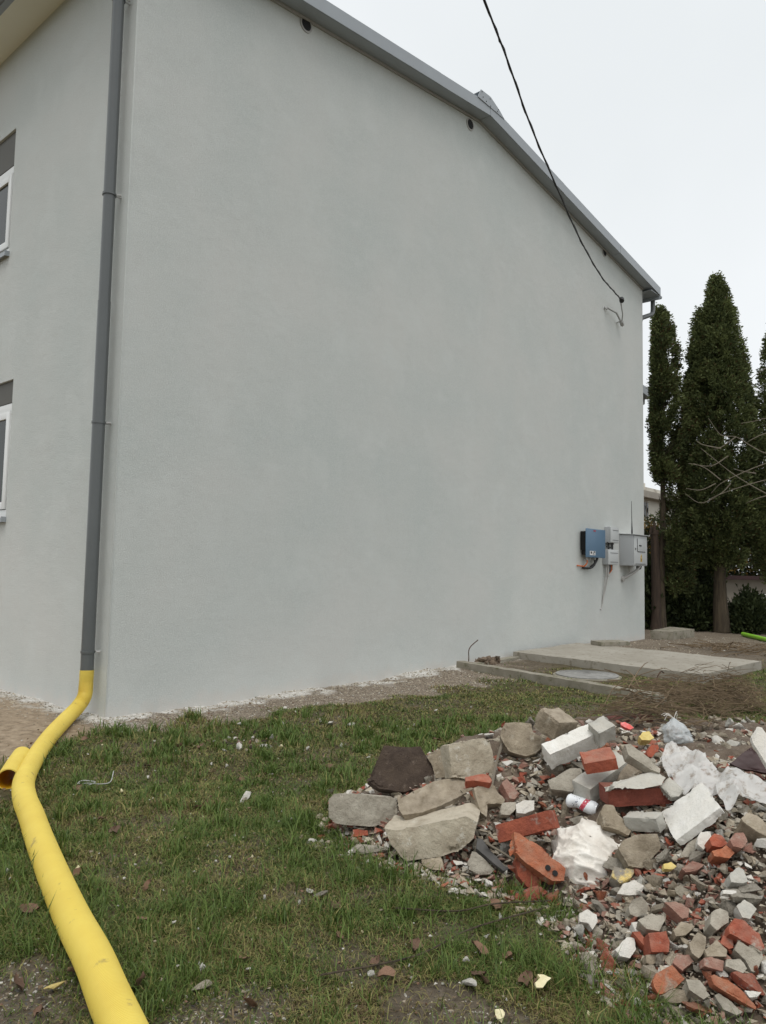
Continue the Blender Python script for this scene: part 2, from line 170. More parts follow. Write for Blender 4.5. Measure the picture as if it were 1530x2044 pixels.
[[-0.0544, 0.0132, 0.0242], [-0.003, -0.0121, 0.0464], [0.0206, -0.0537, 0.0369], [-0.017, -0.0368, 0.0196], [-0.0529, -0.0034, 0.0144]], [0.0427, 0.0371, -0.0566], 0.9],
["plastic_bar", "clean white plastic bar lying in the lower rubble", "plastic bar", "plaster_white", [-0.742, -5.75, 0.288],
[[-0.02, 0.0138, 0.0162], [0.0116, -0.025, 0.0143], [0.0024, -0.0286, 0.0031], [-0.0287, 0.0096, 0.005]], [0.0173, 0.0151, -0.0193], 1],
["foam_lump", "yellow foam piece right of the tan split block", "foam", "foam_yellow", [-0.576, -5.469, 0.258],
[[-0.0235, 0.011, 0.0185], [0.0031, -0.0103, 0.0258], [0.0082, -0.0327, 0.013], [-0.012, -0.0222, 0.003], [-0.0337, 0.004, 0.004]], [0.0231, 0.0201, -0.0257], 0.85],
["foam_lump", "white foam chunk on the grass at the left pile edge", "foam", "plaster_white", [-0.802, -5.227, 0.047],
[[-0.0238, 0.025, 0.0338], [0.0082, 0.0038, 0.044], [0.0191, -0.0297, 0.0303], [0.0036, -0.0419, 0.0106], [-0.0299, -0.0354, -0.0104], [-0.0254, -0.0159, 0.0058], [-0.0453, 0.013, 0.0097]], [0.0267, 0.0232, -0.0354], 0.9],
["plaster_lump", "broken white plaster board left of the square red brick piece", "plaster", "plaster_white", [-0.949, -5.448, 0.06],
[[-0.0465, 0.02, 0.0133], [0.0129, 0.0005, 0.0454], [0.0272, -0.0215, 0.0418], [0.0051, -0.038, 0.0143], [-0.0293, -0.0295, -0.0061], [-0.0494, -0.0011, -0.0027]], [0.0267, 0.0232, -0.0354], 0.9],
["brick_fragment", "narrow red splinter left of the square red brick piece", "brick", "brick_red", [-0.911, -5.487, 0.093],
[[-0.0208, 0.0219, 0.034], [0.0002, -0.0005, 0.0352], [-0.0085, -0.0393, 0.0032], [-0.0243, -0.0285, -0.0017]], [0.0267, 0.0232, -0.0354], 0.9],
["plaster_lump", "small white block above the narrow red splinter", "plaster", "plaster_white", [-0.855, -5.451, 0.101],
[[-0.0147, 0.0136, 0.0308], [0.0054, -0.0061, 0.0327], [-0.0062, -0.0357, 0.009], [-0.0329, -0.014, 0.0041]], [0.0243, 0.0211, -0.0383], 0.95],
["foam_lump", "porous white foam under the right end of the long tile shard", "foam", "plaster_white", [-1.001, -5.892, 0.082],
[[-0.0235, 0.0128, 0.026], [0.0098, -0.031, 0.0224], [-0.0107, -0.0239, 0.0116], [-0.029, -0.0043, 0.0107]], [0.0267, 0.0232, -0.0354], 0.85],
["foam_lump", "curled cream foam piece on the grass left of the pile corner", "foam", "foam_cream", [-1.318, -5.304, 0.04],
[[-0.029, 0.0071, 0.0067], [-0.0093, -0.0019, 0.0174], [-0.0094, 0.0088, 0.0256], [0.0058, -0.0093, 0.0251], [0.0169, -0.0314, 0.0179], [-0.0022, -0.0231, 0.0072], [-0.0185, -0.0197, -0.0048], [-0.0352, -0.0009, -0.0051]], [0.0202, 0.0176, -0.0225], 0.85]]
BOXES=[["brick", "whole dark red brick lying across the middle of the rubble pile", "brick", "brick_dark", [-0.168, -5.162, 0.407],
[[0.6793, 0.7334, -0.0267], [-0.7317, 0.6797, 0.052], [0.0563, -0.0158, 0.9983]], [0.3, 0.14, 0.078]],
["concrete_block", "smooth grey block pointing at the viewer under the half brick", "concrete block", "concrete_light", [-0.049, -4.944, 0.414],
[[0.9264, 0.1646, -0.3386], [-0.2194, 0.9669, -0.1302], [0.306, 0.1949, 0.9319]], [0.342, 0.11, 0.101]],
["concrete_block", "white painted concrete block in the top middle of the pile", "concrete block", "white_top", [-0.026, -4.755, 0.535],
[[0.7643, 0.3877, -0.5154], [-0.5426, 0.8184, -0.1891], [0.3485, 0.4242, 0.8358]], [0.291, 0.087, 0.11]],
["concrete_block", "grey concrete end piece right of the white painted block", "concrete block", "concrete_light", [0.051, -4.896, 0.622],
[[0.7801, 0.3652, -0.508], [-0.5019, 0.8501, -0.1596], [0.3735, 0.3795, 0.8464]], [0.101, 0.095, 0.096]],
["concrete_block", "long brown grey slab piece rising at the back of the pile", "concrete block", "concrete_tan", [0.035, -4.638, 0.622],
[[0.9701, 0.2427, -0.0022], [-0.2273, 0.9055, -0.3584], [-0.085, 0.3482, 0.9336]], [0.158, 0.155, 0.114]],
["brick", "red half brick with a broken left end on top of the pile", "brick", "brick_red", [-0.178, -4.984, 0.529],
[[0.5563, 0.7724, -0.3066], [-0.8014, 0.5962, 0.0481], [0.2199, 0.219, 0.9506]], [0.155, 0.126, 0.059]],
["white_slab", "big white plastered slab leaning right of the rubble centre", "slab", "white_paint", [-0.262, -5.458, 0.4],
[[0.3413, 0.8206, -0.4584], [-0.6732, 0.5537, 0.4901], [0.656, 0.1413, 0.7414]], [0.238, 0.259, 0.037]],
["paving_block", "grey paving block lying under the whole dark red brick", "paving block", "concrete_light", [-0.31, -5.266, 0.332],
[[-0.1598, 0.9686, -0.1904], [-0.9641, -0.1117, 0.2408], [0.212, 0.222, 0.9517]], [0.172, 0.07, 0.064]],
["brick", "whole red brick with a cement grey underside at the front left", "brick", "brick_red", [-0.503, -4.774, 0.243],
[[0.2208, 0.9632, 0.1534], [-0.8915, 0.1355, 0.4324], [0.3957, -0.2322, 0.8886]], [0.286, 0.087, 0.081]]]
SHEET=[[0.228, -5.13, 0.527], [0.388, -5.131, 0.528], [0.497, -5.104, 0.53], [0.354, -5.199, 0.53], [0.345, -5.265, 0.528], [0.269, -5.346, 0.528], [0.137, -5.393, 0.528], [0.084, -5.484, 0.524], [-0.001, -5.616, 0.524], [-0.064, -5.71, 0.52], [-0.057, -5.764, 0.508], [-0.133, -5.782, 0.5], [-0.184, -5.74, 0.509], [-0.192, -5.668, 0.492], [-0.299, -5.615, 0.443], [-0.217, -5.574, 0.461], [-0.141, -5.51, 0.473], [-0.072, -5.438, 0.485], [-0.13, -5.383, 0.46], [-0.04, -5.275, 0.481]]
LUMP=[[-0.418, -5.018, 0.152], [-0.396, -4.812, 0.132], [-0.357, -5.171, 0.211], [-0.567, -5.083, 0.076], [-0.284, -4.857, 0.207], [-0.283, -5.075, 0.235]]
CABLE=[[2.616, -2.415, 7.476], [3.335, -2.231, 7.341], [4.361, -1.967, 7.09], [5.775, -1.604, 6.922], [7.251, -1.226, 6.8], [8.912, -0.8, 6.84], [10.182, -0.474, 7.011], [11.054, -0.25, 7.14]]
SPOTS={"can": [[-0.212, -4.914, 0.249]], "knot": [[0.835, -5.024, 0.439]], "twigs": [[1.42, -4.581, 0.439], [5.02, -3.43, -0.0], [5.658, -3.552, -0.001], [5.745, -3.866, -0.002], [4.967, -4.193, -0.002], [4.345, -3.983, -0.001]], "claypipe": [[1.419, -4.457, 0.438]], "wire": [[-1.206, -1.986, -0.001]], "stick": [[-1.211, -4.562, -0.005], [-0.703, -5.009, -0.001]], "stick2": [[-1.791, -4.706, -0.001], [-0.78, -5.027, -0.002]], "lawn": [[-1.699, -2.182, -0.002], [-0.668, -2.895, -0.003], [-1.207, -3.527, -0.002], [-1.151, -3.913, -0.001], [-1.332, -4.164, -0.002], [-1.312, -4.216, -0.003], [-2.089, -4.423, -0.003], [-2.073, -4.594, -0.003], [-2.426, -4.066, -0.001], [-2.503, -4.085, -0.004], [-1.438, -5.095, -0.005], [-1.524, -5.272, -0.002], [-1.626, -5.155, -0.004], [-1.277, -3.859, -0.003], [-0.969, -3.679, -0.001], [-1.639, -4.055, -0.001], [-1.327, -4.383, -0.001], [-1.449, -4.686, -0.001], [-1.557, -4.852, -0.004], [-0.845, -4.677, -0.002], [1.272, -1.702, -0.002], [1.399, -1.834, -0.0], [-1.201, -5.337, -0.001], [2.562, -1.933, -0.001], [3.547, -2.469, -0.001]]}
BRANCH=[[[10.631, -3.477, 3.491], [10.441, -3.125, 3.391], [10.253, -2.766, 3.22], [10.118, -2.47, 3.048], [10.098, -2.305, 2.878]],
[[10.792, -3.435, 3.192], [10.597, -3.081, 3.121], [10.402, -2.721, 2.999], [10.207, -2.356, 2.84], [10.152, -2.156, 2.71]],
[[10.456, -3.5, 2.669], [10.252, -3.163, 2.848], [9.979, -2.761, 3.148], [9.787, -2.452, 3.454], [9.714, -2.268, 3.636]],
[[10.597, -3.484, 3.478], [10.395, -3.139, 3.56], [10.3, -2.924, 3.699], [10.202, -2.708, 3.865], [10.11, -2.485, 3.91], [10.027, -2.302, 4.214]],
[[10.096, -2.393, 3.051], [10.012, -2.162, 2.94], [9.917, -1.933, 2.971]],
[[10.272, -2.592, 3.056], [10.252, -2.427, 2.885], [10.113, -2.126, 2.718], [9.995, -1.888, 2.89]],
[[9.473, -2.673, 3.567], [9.357, -2.426, 3.634], [9.362, -2.318, 3.714]],
[[9.694, -2.851, 3.777], [9.623, -2.628, 3.608], [9.624, -2.505, 3.585]],
[[9.502, -2.782, 3.434], [9.404, -2.529, 3.273], [9.233, -2.215, 3.319]],
[[9.772, -2.575, 3.069], [9.672, -2.361, 3.273], [9.606, -2.173, 3.366]],
[[10.14, -3.594, 3.892], [9.956, -3.254, 3.834], [9.883, -3.037, 3.734], [9.917, -2.947, 3.679]],
[[10.437, -3.551, 5.11], [10.248, -3.202, 5.021], [10.174, -2.977, 4.864]],
[[10.67, -3.482, 4.207], [10.472, -3.131, 4.189], [10.446, -2.975, 4.159], [10.36, -2.75, 4.126]],
[[10.432, -3.509, 2.854], [10.244, -3.164, 2.804], [10.167, -2.944, 2.722], [10.199, -2.854, 2.685]],
[[10.361, -2.981, 3.217], [10.271, -2.762, 3.267], [10.266, -2.64, 3.319]]]
GREEN=[[15.496, -1.296, 0.05], [13.665, -2.545, 0.05]]


# ------------------------------------------------------------------ helpers
FX, FY, RX, RY = 0.7547, 0.6561, 0.6561, -0.7547
def mat(name, c1, c2=None, scale=8, rough=.85, bump=.3, bscale=60, c3=None, spot=None, spotamt=.5, coords='Object', stretch=None, metal=0, bdist=.004, spec=.5, rnd=0, dust=None):
    """base colour mottled between c1 and c2 (and spots of c3), fine bump"""
    m = bpy.data.materials.new(name); m.use_nodes = True; n = m.node_tree.nodes; L = m.node_tree.links
    b = n['Principled BSDF']; b.inputs['Roughness'].default_value = rough; b.inputs['Metallic'].default_value = metal
    b.inputs['Specular IOR Level'].default_value = spec
    t = n.new('ShaderNodeTexCoord'); vec = t.outputs[coords]
    if rnd:
        oi = n.new('ShaderNodeObjectInfo'); ad = n.new('ShaderNodeVectorMath'); ad.operation = 'ADD'
        ml = n.new('ShaderNodeMath'); ml.operation = 'MULTIPLY'; ml.inputs[1].default_value = 37
        L.new(oi.outputs['Random'], ml.inputs[0]); L.new(vec, ad.inputs[0]); L.new(ml.outputs[0], ad.inputs[1]); vec = ad.outputs[0]
    if stretch:
        mp = n.new('ShaderNodeMapping'); mp.inputs['Scale'].default_value = stretch; L.new(vec, mp.inputs[0]); svec = mp.outputs[0]
    else: svec = vec
    c2 = c2 or tuple(x*.75 for x in c1)
    nz = n.new('ShaderNodeTexNoise'); nz.inputs['Scale'].default_value = scale; nz.inputs['Detail'].default_value = 6; nz.inputs['Roughness'].default_value = .65
    L.new(svec, nz.inputs['Vector'])
    r = n.new('ShaderNodeValToRGB'); r.color_ramp.elements[0].position = .32; r.color_ramp.elements[1].position = .68
    r.color_ramp.elements[0].color = (*c2, 1); r.color_ramp.elements[1].color = (*c1, 1); L.new(nz.outputs['Fac'], r.inputs['Fac'])
    col = r.outputs['Color']
    if c3:
        n3 = n.new('ShaderNodeTexNoise'); n3.inputs['Scale'].default_value = spot or scale*3; n3.inputs['Detail'].default_value = 5; n3.inputs['Roughness'].default_value = .7
        ad2 = n.new('ShaderNodeVectorMath'); ad2.operation = 'ADD'; ad2.inputs[1].default_value = (11.3, 4.1, 7.7); L.new(vec, ad2.inputs[0]); L.new(ad2.outputs[0], n3.inputs['Vector'])
        mr = n.new('ShaderNodeMapRange'); mr.inputs['From Min'].default_value = 1-spotamt; mr.inputs['From Max'].default_value = 1-spotamt+.12
        L.new(n3.outputs['Fac'], mr.inputs['Value'])
        x = n.new('ShaderNodeMix'); x.data_type = 'RGBA'; x.inputs[7].default_value = (*c3, 1)
        L.new(mr.outputs[0], x.inputs[0]); L.new(col, x.inputs[6]); col = x.outputs[2]
    if rnd:
        hv = n.new('ShaderNodeHueSaturation'); m2 = n.new('ShaderNodeMapRange'); m2.inputs['To Min'].default_value = 1-rnd; m2.inputs['To Max'].default_value = 1+rnd
        L.new(oi.outputs['Random'], m2.inputs['Value']); L.new(m2.outputs[0], hv.inputs['Value']); L.new(col, hv.inputs['Color']); col = hv.outputs['Color']
    if dust:
        ge = n.new('ShaderNodeNewGeometry'); sx_ = n.new('ShaderNodeSeparateXYZ'); L.new(ge.outputs['Normal'], sx_.inputs[0])
        nd = n.new('ShaderNodeTexNoise'); nd.inputs['Scale'].default_value = 24; nd.inputs['Detail'].default_value = 5; L.new(vec, nd.inputs['Vector'])
        md = n.new('ShaderNodeMath'); md.operation = 'MULTIPLY'; L.new(sx_.outputs['Z'], md.inputs[0]); L.new(nd.outputs['Fac'], md.inputs[1])
        mq = n.new('ShaderNodeMapRange'); mq.inputs['From Min'].default_value = .22; mq.inputs['From Max'].default_value = .62; mq.inputs['To Max'].default_value = .62; L.new(md.outputs[0], mq.inputs['Value'])
        xd = n.new('ShaderNodeMix'); xd.data_type = 'RGBA'; xd.inputs[7].default_value = (*dust, 1); L.new(mq.outputs[0], xd.inputs[0]); L.new(col, xd.inputs[6]); col = xd.outputs[2]
    L.new(col, b.inputs['Base Color'])
    if bump:
        nb = n.new('ShaderNodeTexNoise'); nb.inputs['Scale'].default_value = bscale; nb.inputs['Detail'].default_value = 5; nb.inputs['Roughness'].default_value = .7
        L.new(vec, nb.inputs['Vector']); bp = n.new('ShaderNodeBump'); bp.inputs['Strength'].default_value = bump; bp.inputs['Distance'].default_value = bdist
        L.new(nb.outputs['Fac'], bp.inputs['Height']); L.new(bp.outputs[0], b.inputs['Normal'])
    return m

def attr_mat(name, attr, rough=.7, transl=0, spec=.3):
    m = bpy.data.materials.new(name); m.use_nodes = True; n = m.node_tree.nodes; L = m.node_tree.links
    b = n['Principled BSDF']; b.inputs['Roughness'].default_value = rough; b.inputs['Specular IOR Level'].default_value = spec
    a = n.new('ShaderNodeAttribute'); a.attribute_name = attr; L.new(a.outputs['Color'], b.inputs['Base Color'])
    if transl:
        tr = n.new('ShaderNodeBsdfTranslucent'); L.new(a.outputs['Color'], tr.inputs['Color'])
        ms = n.new('ShaderNodeMixShader'); ms.inputs[0].default_value = transl
        L.new(b.outputs[0], ms.inputs[1]); L.new(tr.outputs[0], ms.inputs[2]); L.new(ms.outputs[0], n['Material Output'].inputs['Surface'])
    return m

def tag(o, label=None, cat=None, group=None, kind=None):
    if label: o['label'] = label
    if cat: o['category'] = cat
    if group: o['group'] = group
    if kind: o['kind'] = kind
    return o
def empty(name, loc, label, cat, group=None):
    o = bpy.data.objects.new(name, None); COL.objects.link(o); o.location = loc; o.empty_display_size = .1
    return tag(o, label, cat, group)
def link(name, me, m=None, parent=None, loc=None):
    if m is not None and not me.materials: me.materials.append(m)
    o = bpy.data.objects.new(name, me); COL.objects.link(o)
    if parent: o.parent = parent
    if loc is not None: o.location = loc
    return o
def mesh_np(name, V, F, smooth=False):
    me = bpy.data.meshes.new(name); V = np.asarray(V, np.float32)
    if isinstance(F, np.ndarray):
        nf, k = F.shape; me.vertices.add(len(V)); me.vertices.foreach_set('co', V.ravel())
        me.loops.add(nf*k); me.loops.foreach_set('vertex_index', F.ravel().astype(np.int32))
        me.polygons.add(nf); me.polygons.foreach_set('loop_start', np.arange(0, nf*k, k, dtype=np.int32)); me.polygons.foreach_set('loop_total', np.full(nf, k, np.int32))
        if smooth: me.polygons.foreach_set('use_smooth', np.ones(nf, bool))
        me.update(calc_edges=True); me.validate()
    else:
        me.from_pydata([tuple(map(float, v)) for v in V], [], F)
        if smooth:
            for p in me.polygons: p.use_smooth = True
    return me
class MB:
    def __init__(s): s.bm = bmesh.new()
    def box(s, lo, hi, bev=0):
        g = bmesh.ops.create_cube(s.bm, size=1)
        c = [(a+b)/2 for a, b in zip(lo, hi)]; d = [b-a for a, b in zip(lo, hi)]
        for v in g['verts']: v.co = Vector((c[0]+v.co.x*d[0], c[1]+v.co.y*d[1], c[2]+v.co.z*d[2]))
        if bev:
            es = list({e for v in g['verts'] for e in v.link_edges})
            bmesh.ops.bevel(s.bm, geom=es, offset=bev, segments=2, affect='EDGES', profile=.6)
        return s
    def tube(s, pts, r, n=10, cap=True):
        pts = [Vector(p) for p in pts]; k = len(pts)
        rr = r if isinstance(r, (list, tuple)) else [r]*k
        t0 = (pts[1]-pts[0]).normalized(); a = t0.orthogonal().normalized(); rings = []
        for i, p in enumerate(pts):
            t = (pts[min(i+1, k-1)]-pts[max(i-1, 0)])
            if t.length < 1e-9: t = t0
            t.normalize(); a = (a - t*a.dot(t))
            if a.length < 1e-6: a = t.orthogonal()
            a.normalize(); b = t.cross(a)
            rings.append([s.bm.verts.new(p + (a*math.cos(2*math.pi*j/n)+b*math.sin(2*math.pi*j/n))*rr[i]) for j in range(n)])
        for i in range(k-1):
            for j in range(n):
                s.bm.faces.new((rings[i][j], rings[i][(j+1) % n], rings[i+1][(j+1) % n], rings[i+1][j])).smooth = True
        if cap: s.bm.faces.new(rings[0][::-1]); s.bm.faces.new(rings[-1])
        return s
    def prism(s, poly, ext):
        A = [s.bm.verts.new(Vector(p)) for p in poly]; B = [s.bm.verts.new(Vector(p)+Vector(ext)) for p in poly]
        n = len(A); s.bm.faces.new(A); s.bm.faces.new(B[::-1])
        for i in range(n): s.bm.faces.new((A[i], B[i], B[(i+1) % n], A[(i+1) % n]))
        return s
    def quad(s, *p):
        s.bm.faces.new([s.bm.verts.new(Vector(q)) for q in p]); return s
    def mesh(s, name):
        bmesh.ops.recalc_face_normals(s.bm, faces=s.bm.faces[:])
        me = bpy.data.meshes.new(name); s.bm.to_mesh(me); s.bm.free(); me.set_sharp_from_angle(angle=R_(48)); return me
    def build(s, name, m, parent=None, loc=None, **kw):
        return tag(link(name, s.mesh(name), m, parent, loc), **kw)

def roughen(me, seed, depth, amp, chip=0., smooth=0, freq=9, facet=0., wear=1):
    """turn a clean solid into a broken one: dense remesh that keeps the edges, chipped edges, noise"""
    ob = bpy.data.objects.new('t', me); COL.objects.link(ob)
    md = ob.modifiers.new('r', 'REMESH'); md.mode = 'SHARP'; md.octree_depth = depth; md.scale = .92; md.sharpness = 1.; md.use_remove_disconnected = False
    if wear:
        sm = ob.modifiers.new('s', 'SMOOTH'); sm.iterations = wear; sm.factor = .4
    dg = bpy.context.evaluated_depsgraph_get(); ev = ob.evaluated_get(dg); res = bpy.data.meshes.new_from_object(ev)
    bpy.data.objects.remove(ob); bpy.data.meshes.remove(me)
    off = Vector((seed*3.17 % 50, seed*1.31 % 50, seed*7.77 % 50))
    # edge wear: how far each vertex normal turns away from its neighbours
    bm = bmesh.new(); bm.from_mesh(res); bm.normal_update(); cv = {}
    for v in bm.verts:
        n = len(v.link_edges); m = 1.
        for e in v.link_edges: m = min(m, v.normal.dot(e.other_vert(v).normal))
        cv[v.index] = min(1., max(0., (1-m)*3))
    bm.free()
    for v in res.vertices:
        p = v.co+off
        d = noise.fractal(p*freq, .8, 2.0, 5)*amp
        if facet: d += (noise.voronoi(p*freq*.9)[0][0]-.45)*facet
        k = cv[v.index]
        if chip:
            c = noise.noise(p*freq*.5)
            if c > .2: d -= (c-.2)*chip
            d -= k*max(0, noise.noise(p*freq*1.3)+.15)*chip
        v.co += v.normal*d
    for p in res.polygons: p.use_smooth = True
    try: res.set_sharp_from_angle(angle=R_(38))
    except Exception: pass
    return res

def copy_tree(o, parent=None):
    c = o.copy(); COL.objects.link(c); c.parent = parent
    for ch in list(o.children): copy_tree(ch, c)
    return c

# ---- pile height and ground cover masks
PILE = [(0.98,2.45),(0.84,2.8),(0.80,3.2),(0.62,3.5),(0.05,3.72),(-.36,4.2),(-.36,4.75),(.1,5.4),(.8,6.1),(1.5,6.4),(2.4,6.3),(3.4,6.0),(4.1,5.0),(3.2,3.5),(1.95,2.4),(1.35,2.38)]
def pile_sd(x, y):
    x = np.asarray(x, float); y = np.asarray(y, float)
    dx, dy = x-CX, y-CY; s = dx*RX+dy*RY; d = dx*FX+dy*FY
    best = np.full(s.shape, 1e9); ins = np.zeros(s.shape, bool); n = len(PILE)
    for i in range(n):
        ax, ay = PILE[i]; bx, by = PILE[(i+1) % n]; ex, ey = bx-ax, by-ay
        t = np.clip(((s-ax)*ex+(d-ay)*ey)/(ex*ex+ey*ey), 0, 1)
        best = np.minimum(best, np.hypot(s-ax-ex*t, d-ay-ey*t))
        c = (ay > d) != (by > d)
        ins ^= c & (s < (bx-ax)*(d-ay)/((by-ay) or 1e-9)+ax)
    return np.where(ins, best, -best)
def pile_h(x, y):
    v = pile_sd(x, y); t = np.clip((v+.15)/1.15, 0, 1)
    return np.where(v < -.15, -.06, -.06+.50*(t*t*(3-2*t))**.85)
def ph(x, y): return max(0., float(pile_h(x, y)))
def vnoise(x, y, f, seed=0):
    """cheap value noise, vectorised"""
    x = np.asarray(x)*f+seed*13.7; y = np.asarray(y)*f+seed*7.1
    xi = np.floor(x).astype(int); yi = np.floor(y).astype(int); fx = x-xi; fy = y-yi
    fx = fx*fx*(3-2*fx); fy = fy*fy*(3-2*fy)
    def h(a, b):
        k = (a*374761393+b*668265263+seed*974711) & 0x7fffffff
        k = ((k ^ (k >> 13))*1274126177) & 0x7fffffff
        return ((k ^ (k >> 16)) & 0xffff)/65535.
    return (h(xi, yi)*(1-fx)+h(xi+1, yi)*fx)*(1-fy)+(h(xi, yi+1)*(1-fx)+h(xi+1, yi+1)*fx)*fy
def sst(a, b, x):
    t = np.clip((x-a)/(b-a), 0, 1); return t*t*(3-2*t)
BARE = [(-2.62,-4.0,.38,.86),(-2.75,-3.5,.34,.80),(-2.2,-4.62,.26,.8),(-2.95,-4.0,.4,.86),(-1.05,-4.1,.22,.5),(-1.3,-3.6,.2,.5),(.5,-2.4,.3,.5),(-1.9,-2.0,.2,.4),(-1.62,-5.12,.20,.85),(-1.2,-2.85,.32,.55),(-0.35,-2.9,.25,.5),(-2.05,-4.6,.16,.7),(-1.52,-5.3,.16,.75),(1.4,-1.5,.35,.6),(-0.9,-2.0,.3,.4),(-1.75,-3.4,.2,.45),(2.9,-1.7,.4,.5),(-.2,-5.0,.25,.6)]
def masks(x, y):
    """sand (house front), grit (gravel strip, debris), bare (earth), all 0..1"""
    x = np.asarray(x, float); y = np.asarray(y, float)
    n1 = vnoise(x, y, 2.2, 1)*.6+vnoise(x, y, 6, 2)*.4
    wd = (.66+.14*np.clip(x, -.3, 4.6))*(1-.62*sst(4.9, 5.5, x))+(n1-.5)*.95
    inx = sst(-.5, -.1, x+(n1-.5)*.3)
    grit = (1-sst(wd-.12, wd+.12, -y))*inx*(y < .5)
    far = sst(8.6, 9.6, x+(n1-.5)*.8)
    grit = np.maximum(grit, far*(1-sst(1.6, 3.4, -y+(n1-.5)*1.6))*.62)
    sand = sst(-.25, .15, y+.55*np.clip(-x, 0, 3)+.28+(n1-.5)*.4)*(1-sst(1.5, 2.1, -x+(n1-.5)*.5-np.clip(y, 0, 9)*.5))*(x < .5)
    bare = np.zeros(x.shape)
    for bx, by, br, ba in BARE:
        q = np.hypot(x-bx, y-by)/br+(n1-.5)*1.5
        bare = np.maximum(bare, (1-sst(.5, 1.2, q))*ba)
    bare = np.maximum(bare, sst(.58, .8, vnoise(x, y, 1.3, 5)*.6+vnoise(x, y, 4.5, 6)*.4)*.6)
    bare = np.maximum(bare, far*(.55+.45*vnoise(x, y, 1.1, 9)))
    bare = np.maximum(bare, sst(5.4, 5.8, x)*sst(-1.6, -.7, y+(n1-.5)*.8)*.8*(x < 9))
    return sand, grit, bare

# ------------------------------------------------------------------ materials
STUCCO = None
def stucco():
    m = bpy.data.materials.new('stucco'); m.use_nodes = True; n = m.node_tree.nodes; L = m.node_tree.links; b = n['Principled BSDF']
    b.inputs['Roughness'].default_value = .95; b.inputs['Specular IOR Level'].default_value = .2
    t = n.new('ShaderNodeTexCoord')
    def N(scale, det=4, st=None, rough=.55, off=0):
        z = n.new('ShaderNodeTexNoise'); z.inputs['Scale'].default_value = scale; z.inputs['Detail'].default_value = det; z.inputs['Roughness'].default_value = rough
        mp = n.new('ShaderNodeMapping'); mp.inputs['Scale'].default_value = st or (1, 1, 1); mp.inputs['Location'].default_value = (off, off*.7, off*1.3)
        L.new(t.outputs['Object'], mp.inputs[0]); L.new(mp.outputs[0], z.inputs['Vector']); return z.outputs['Fac']
    def mixc(fac, lo, hi, a, bb):
        mr = n.new('ShaderNodeMapRange'); mr.inputs['From Min'].default_value = lo; mr.inputs['From Max'].default_value = hi; L.new(fac, mr.inputs['Value'])
        x = n.new('ShaderNodeMix'); x.data_type = 'RGBA'; L.new(mr.outputs[0], x.inputs[0])
        for k, c in ((6, a), (7, bb)):
            if isinstance(c, tuple): x.inputs[k].default_value = (*c, 1)
            else: L.new(c, x.inputs[k])
        return x.outputs[2]
    c = mixc(N(.55, 3), .35, .65, (0.505, 0.540, 0.523), (0.591, 0.593, 0.570))       # cool / warm clouds of the float coat
    c2 = mixc(N(1.7, 5, off=5), .52, .78, c, (0.608, 0.629, 0.610))
    c3 = mixc(N(3.2, 4, (1, 1, .3), off=9), .62, .95, c2, (0.624, 0.642, 0.622))          # pale vertical run marks
    c4 = mixc(N(2.6, 6, off=14, rough=.7), .55, .85, c3, (0.499, 0.508, 0.490))
    c5 = mixc(N(62, 3, off=3, rough=.8), .36, .64, c4, (0.618, 0.642, 0.618))
    x = n.new('ShaderNodeMix'); x.data_type = 'RGBA'; x.inputs[0].default_value = .85; L.new(c4, x.inputs[6]); L.new(c5, x.inputs[7])
    # splash zone: dust and lime just above the ground
    sp = n.new('ShaderNodeSeparateXYZ'); L.new(t.outputs['Object'], sp.inputs[0])
    md = n.new('ShaderNodeMath'); md.operation = 'MULTIPLY_ADD'; md.inputs[1].default_value = .35; L.new(N(7, 5, off=21), md.inputs[0]); L.new(sp.outputs['Z'], md.inputs[2])
    fin = mixc(md.outputs[0], .17, .32, (0.608, 0.597, 0.564), x.outputs[2])
    L.new(fin, b.inputs['Base Color'])
    bp = n.new('ShaderNodeBump'); bp.inputs['Strength'].default_value = .8; bp.inputs['Distance'].default_value = .009
    ad = n.new('ShaderNodeMath'); ad.operation = 'ADD'; L.new(N(85, 4, (1, 1, 1.25), .75), ad.inputs[0])
    m2 = n.new('ShaderNodeMath'); m2.operation = 'MULTIPLY'; m2.inputs[1].default_value = .9; L.new(N(5, 4, (1, 1, 1.2)), m2.inputs[0]); L.new(m2.outputs[0], ad.inputs[1])
    L.new(ad.outputs[0], bp.inputs['Height']); L.new(bp.outputs[0], b.inputs['Normal'])
    return m
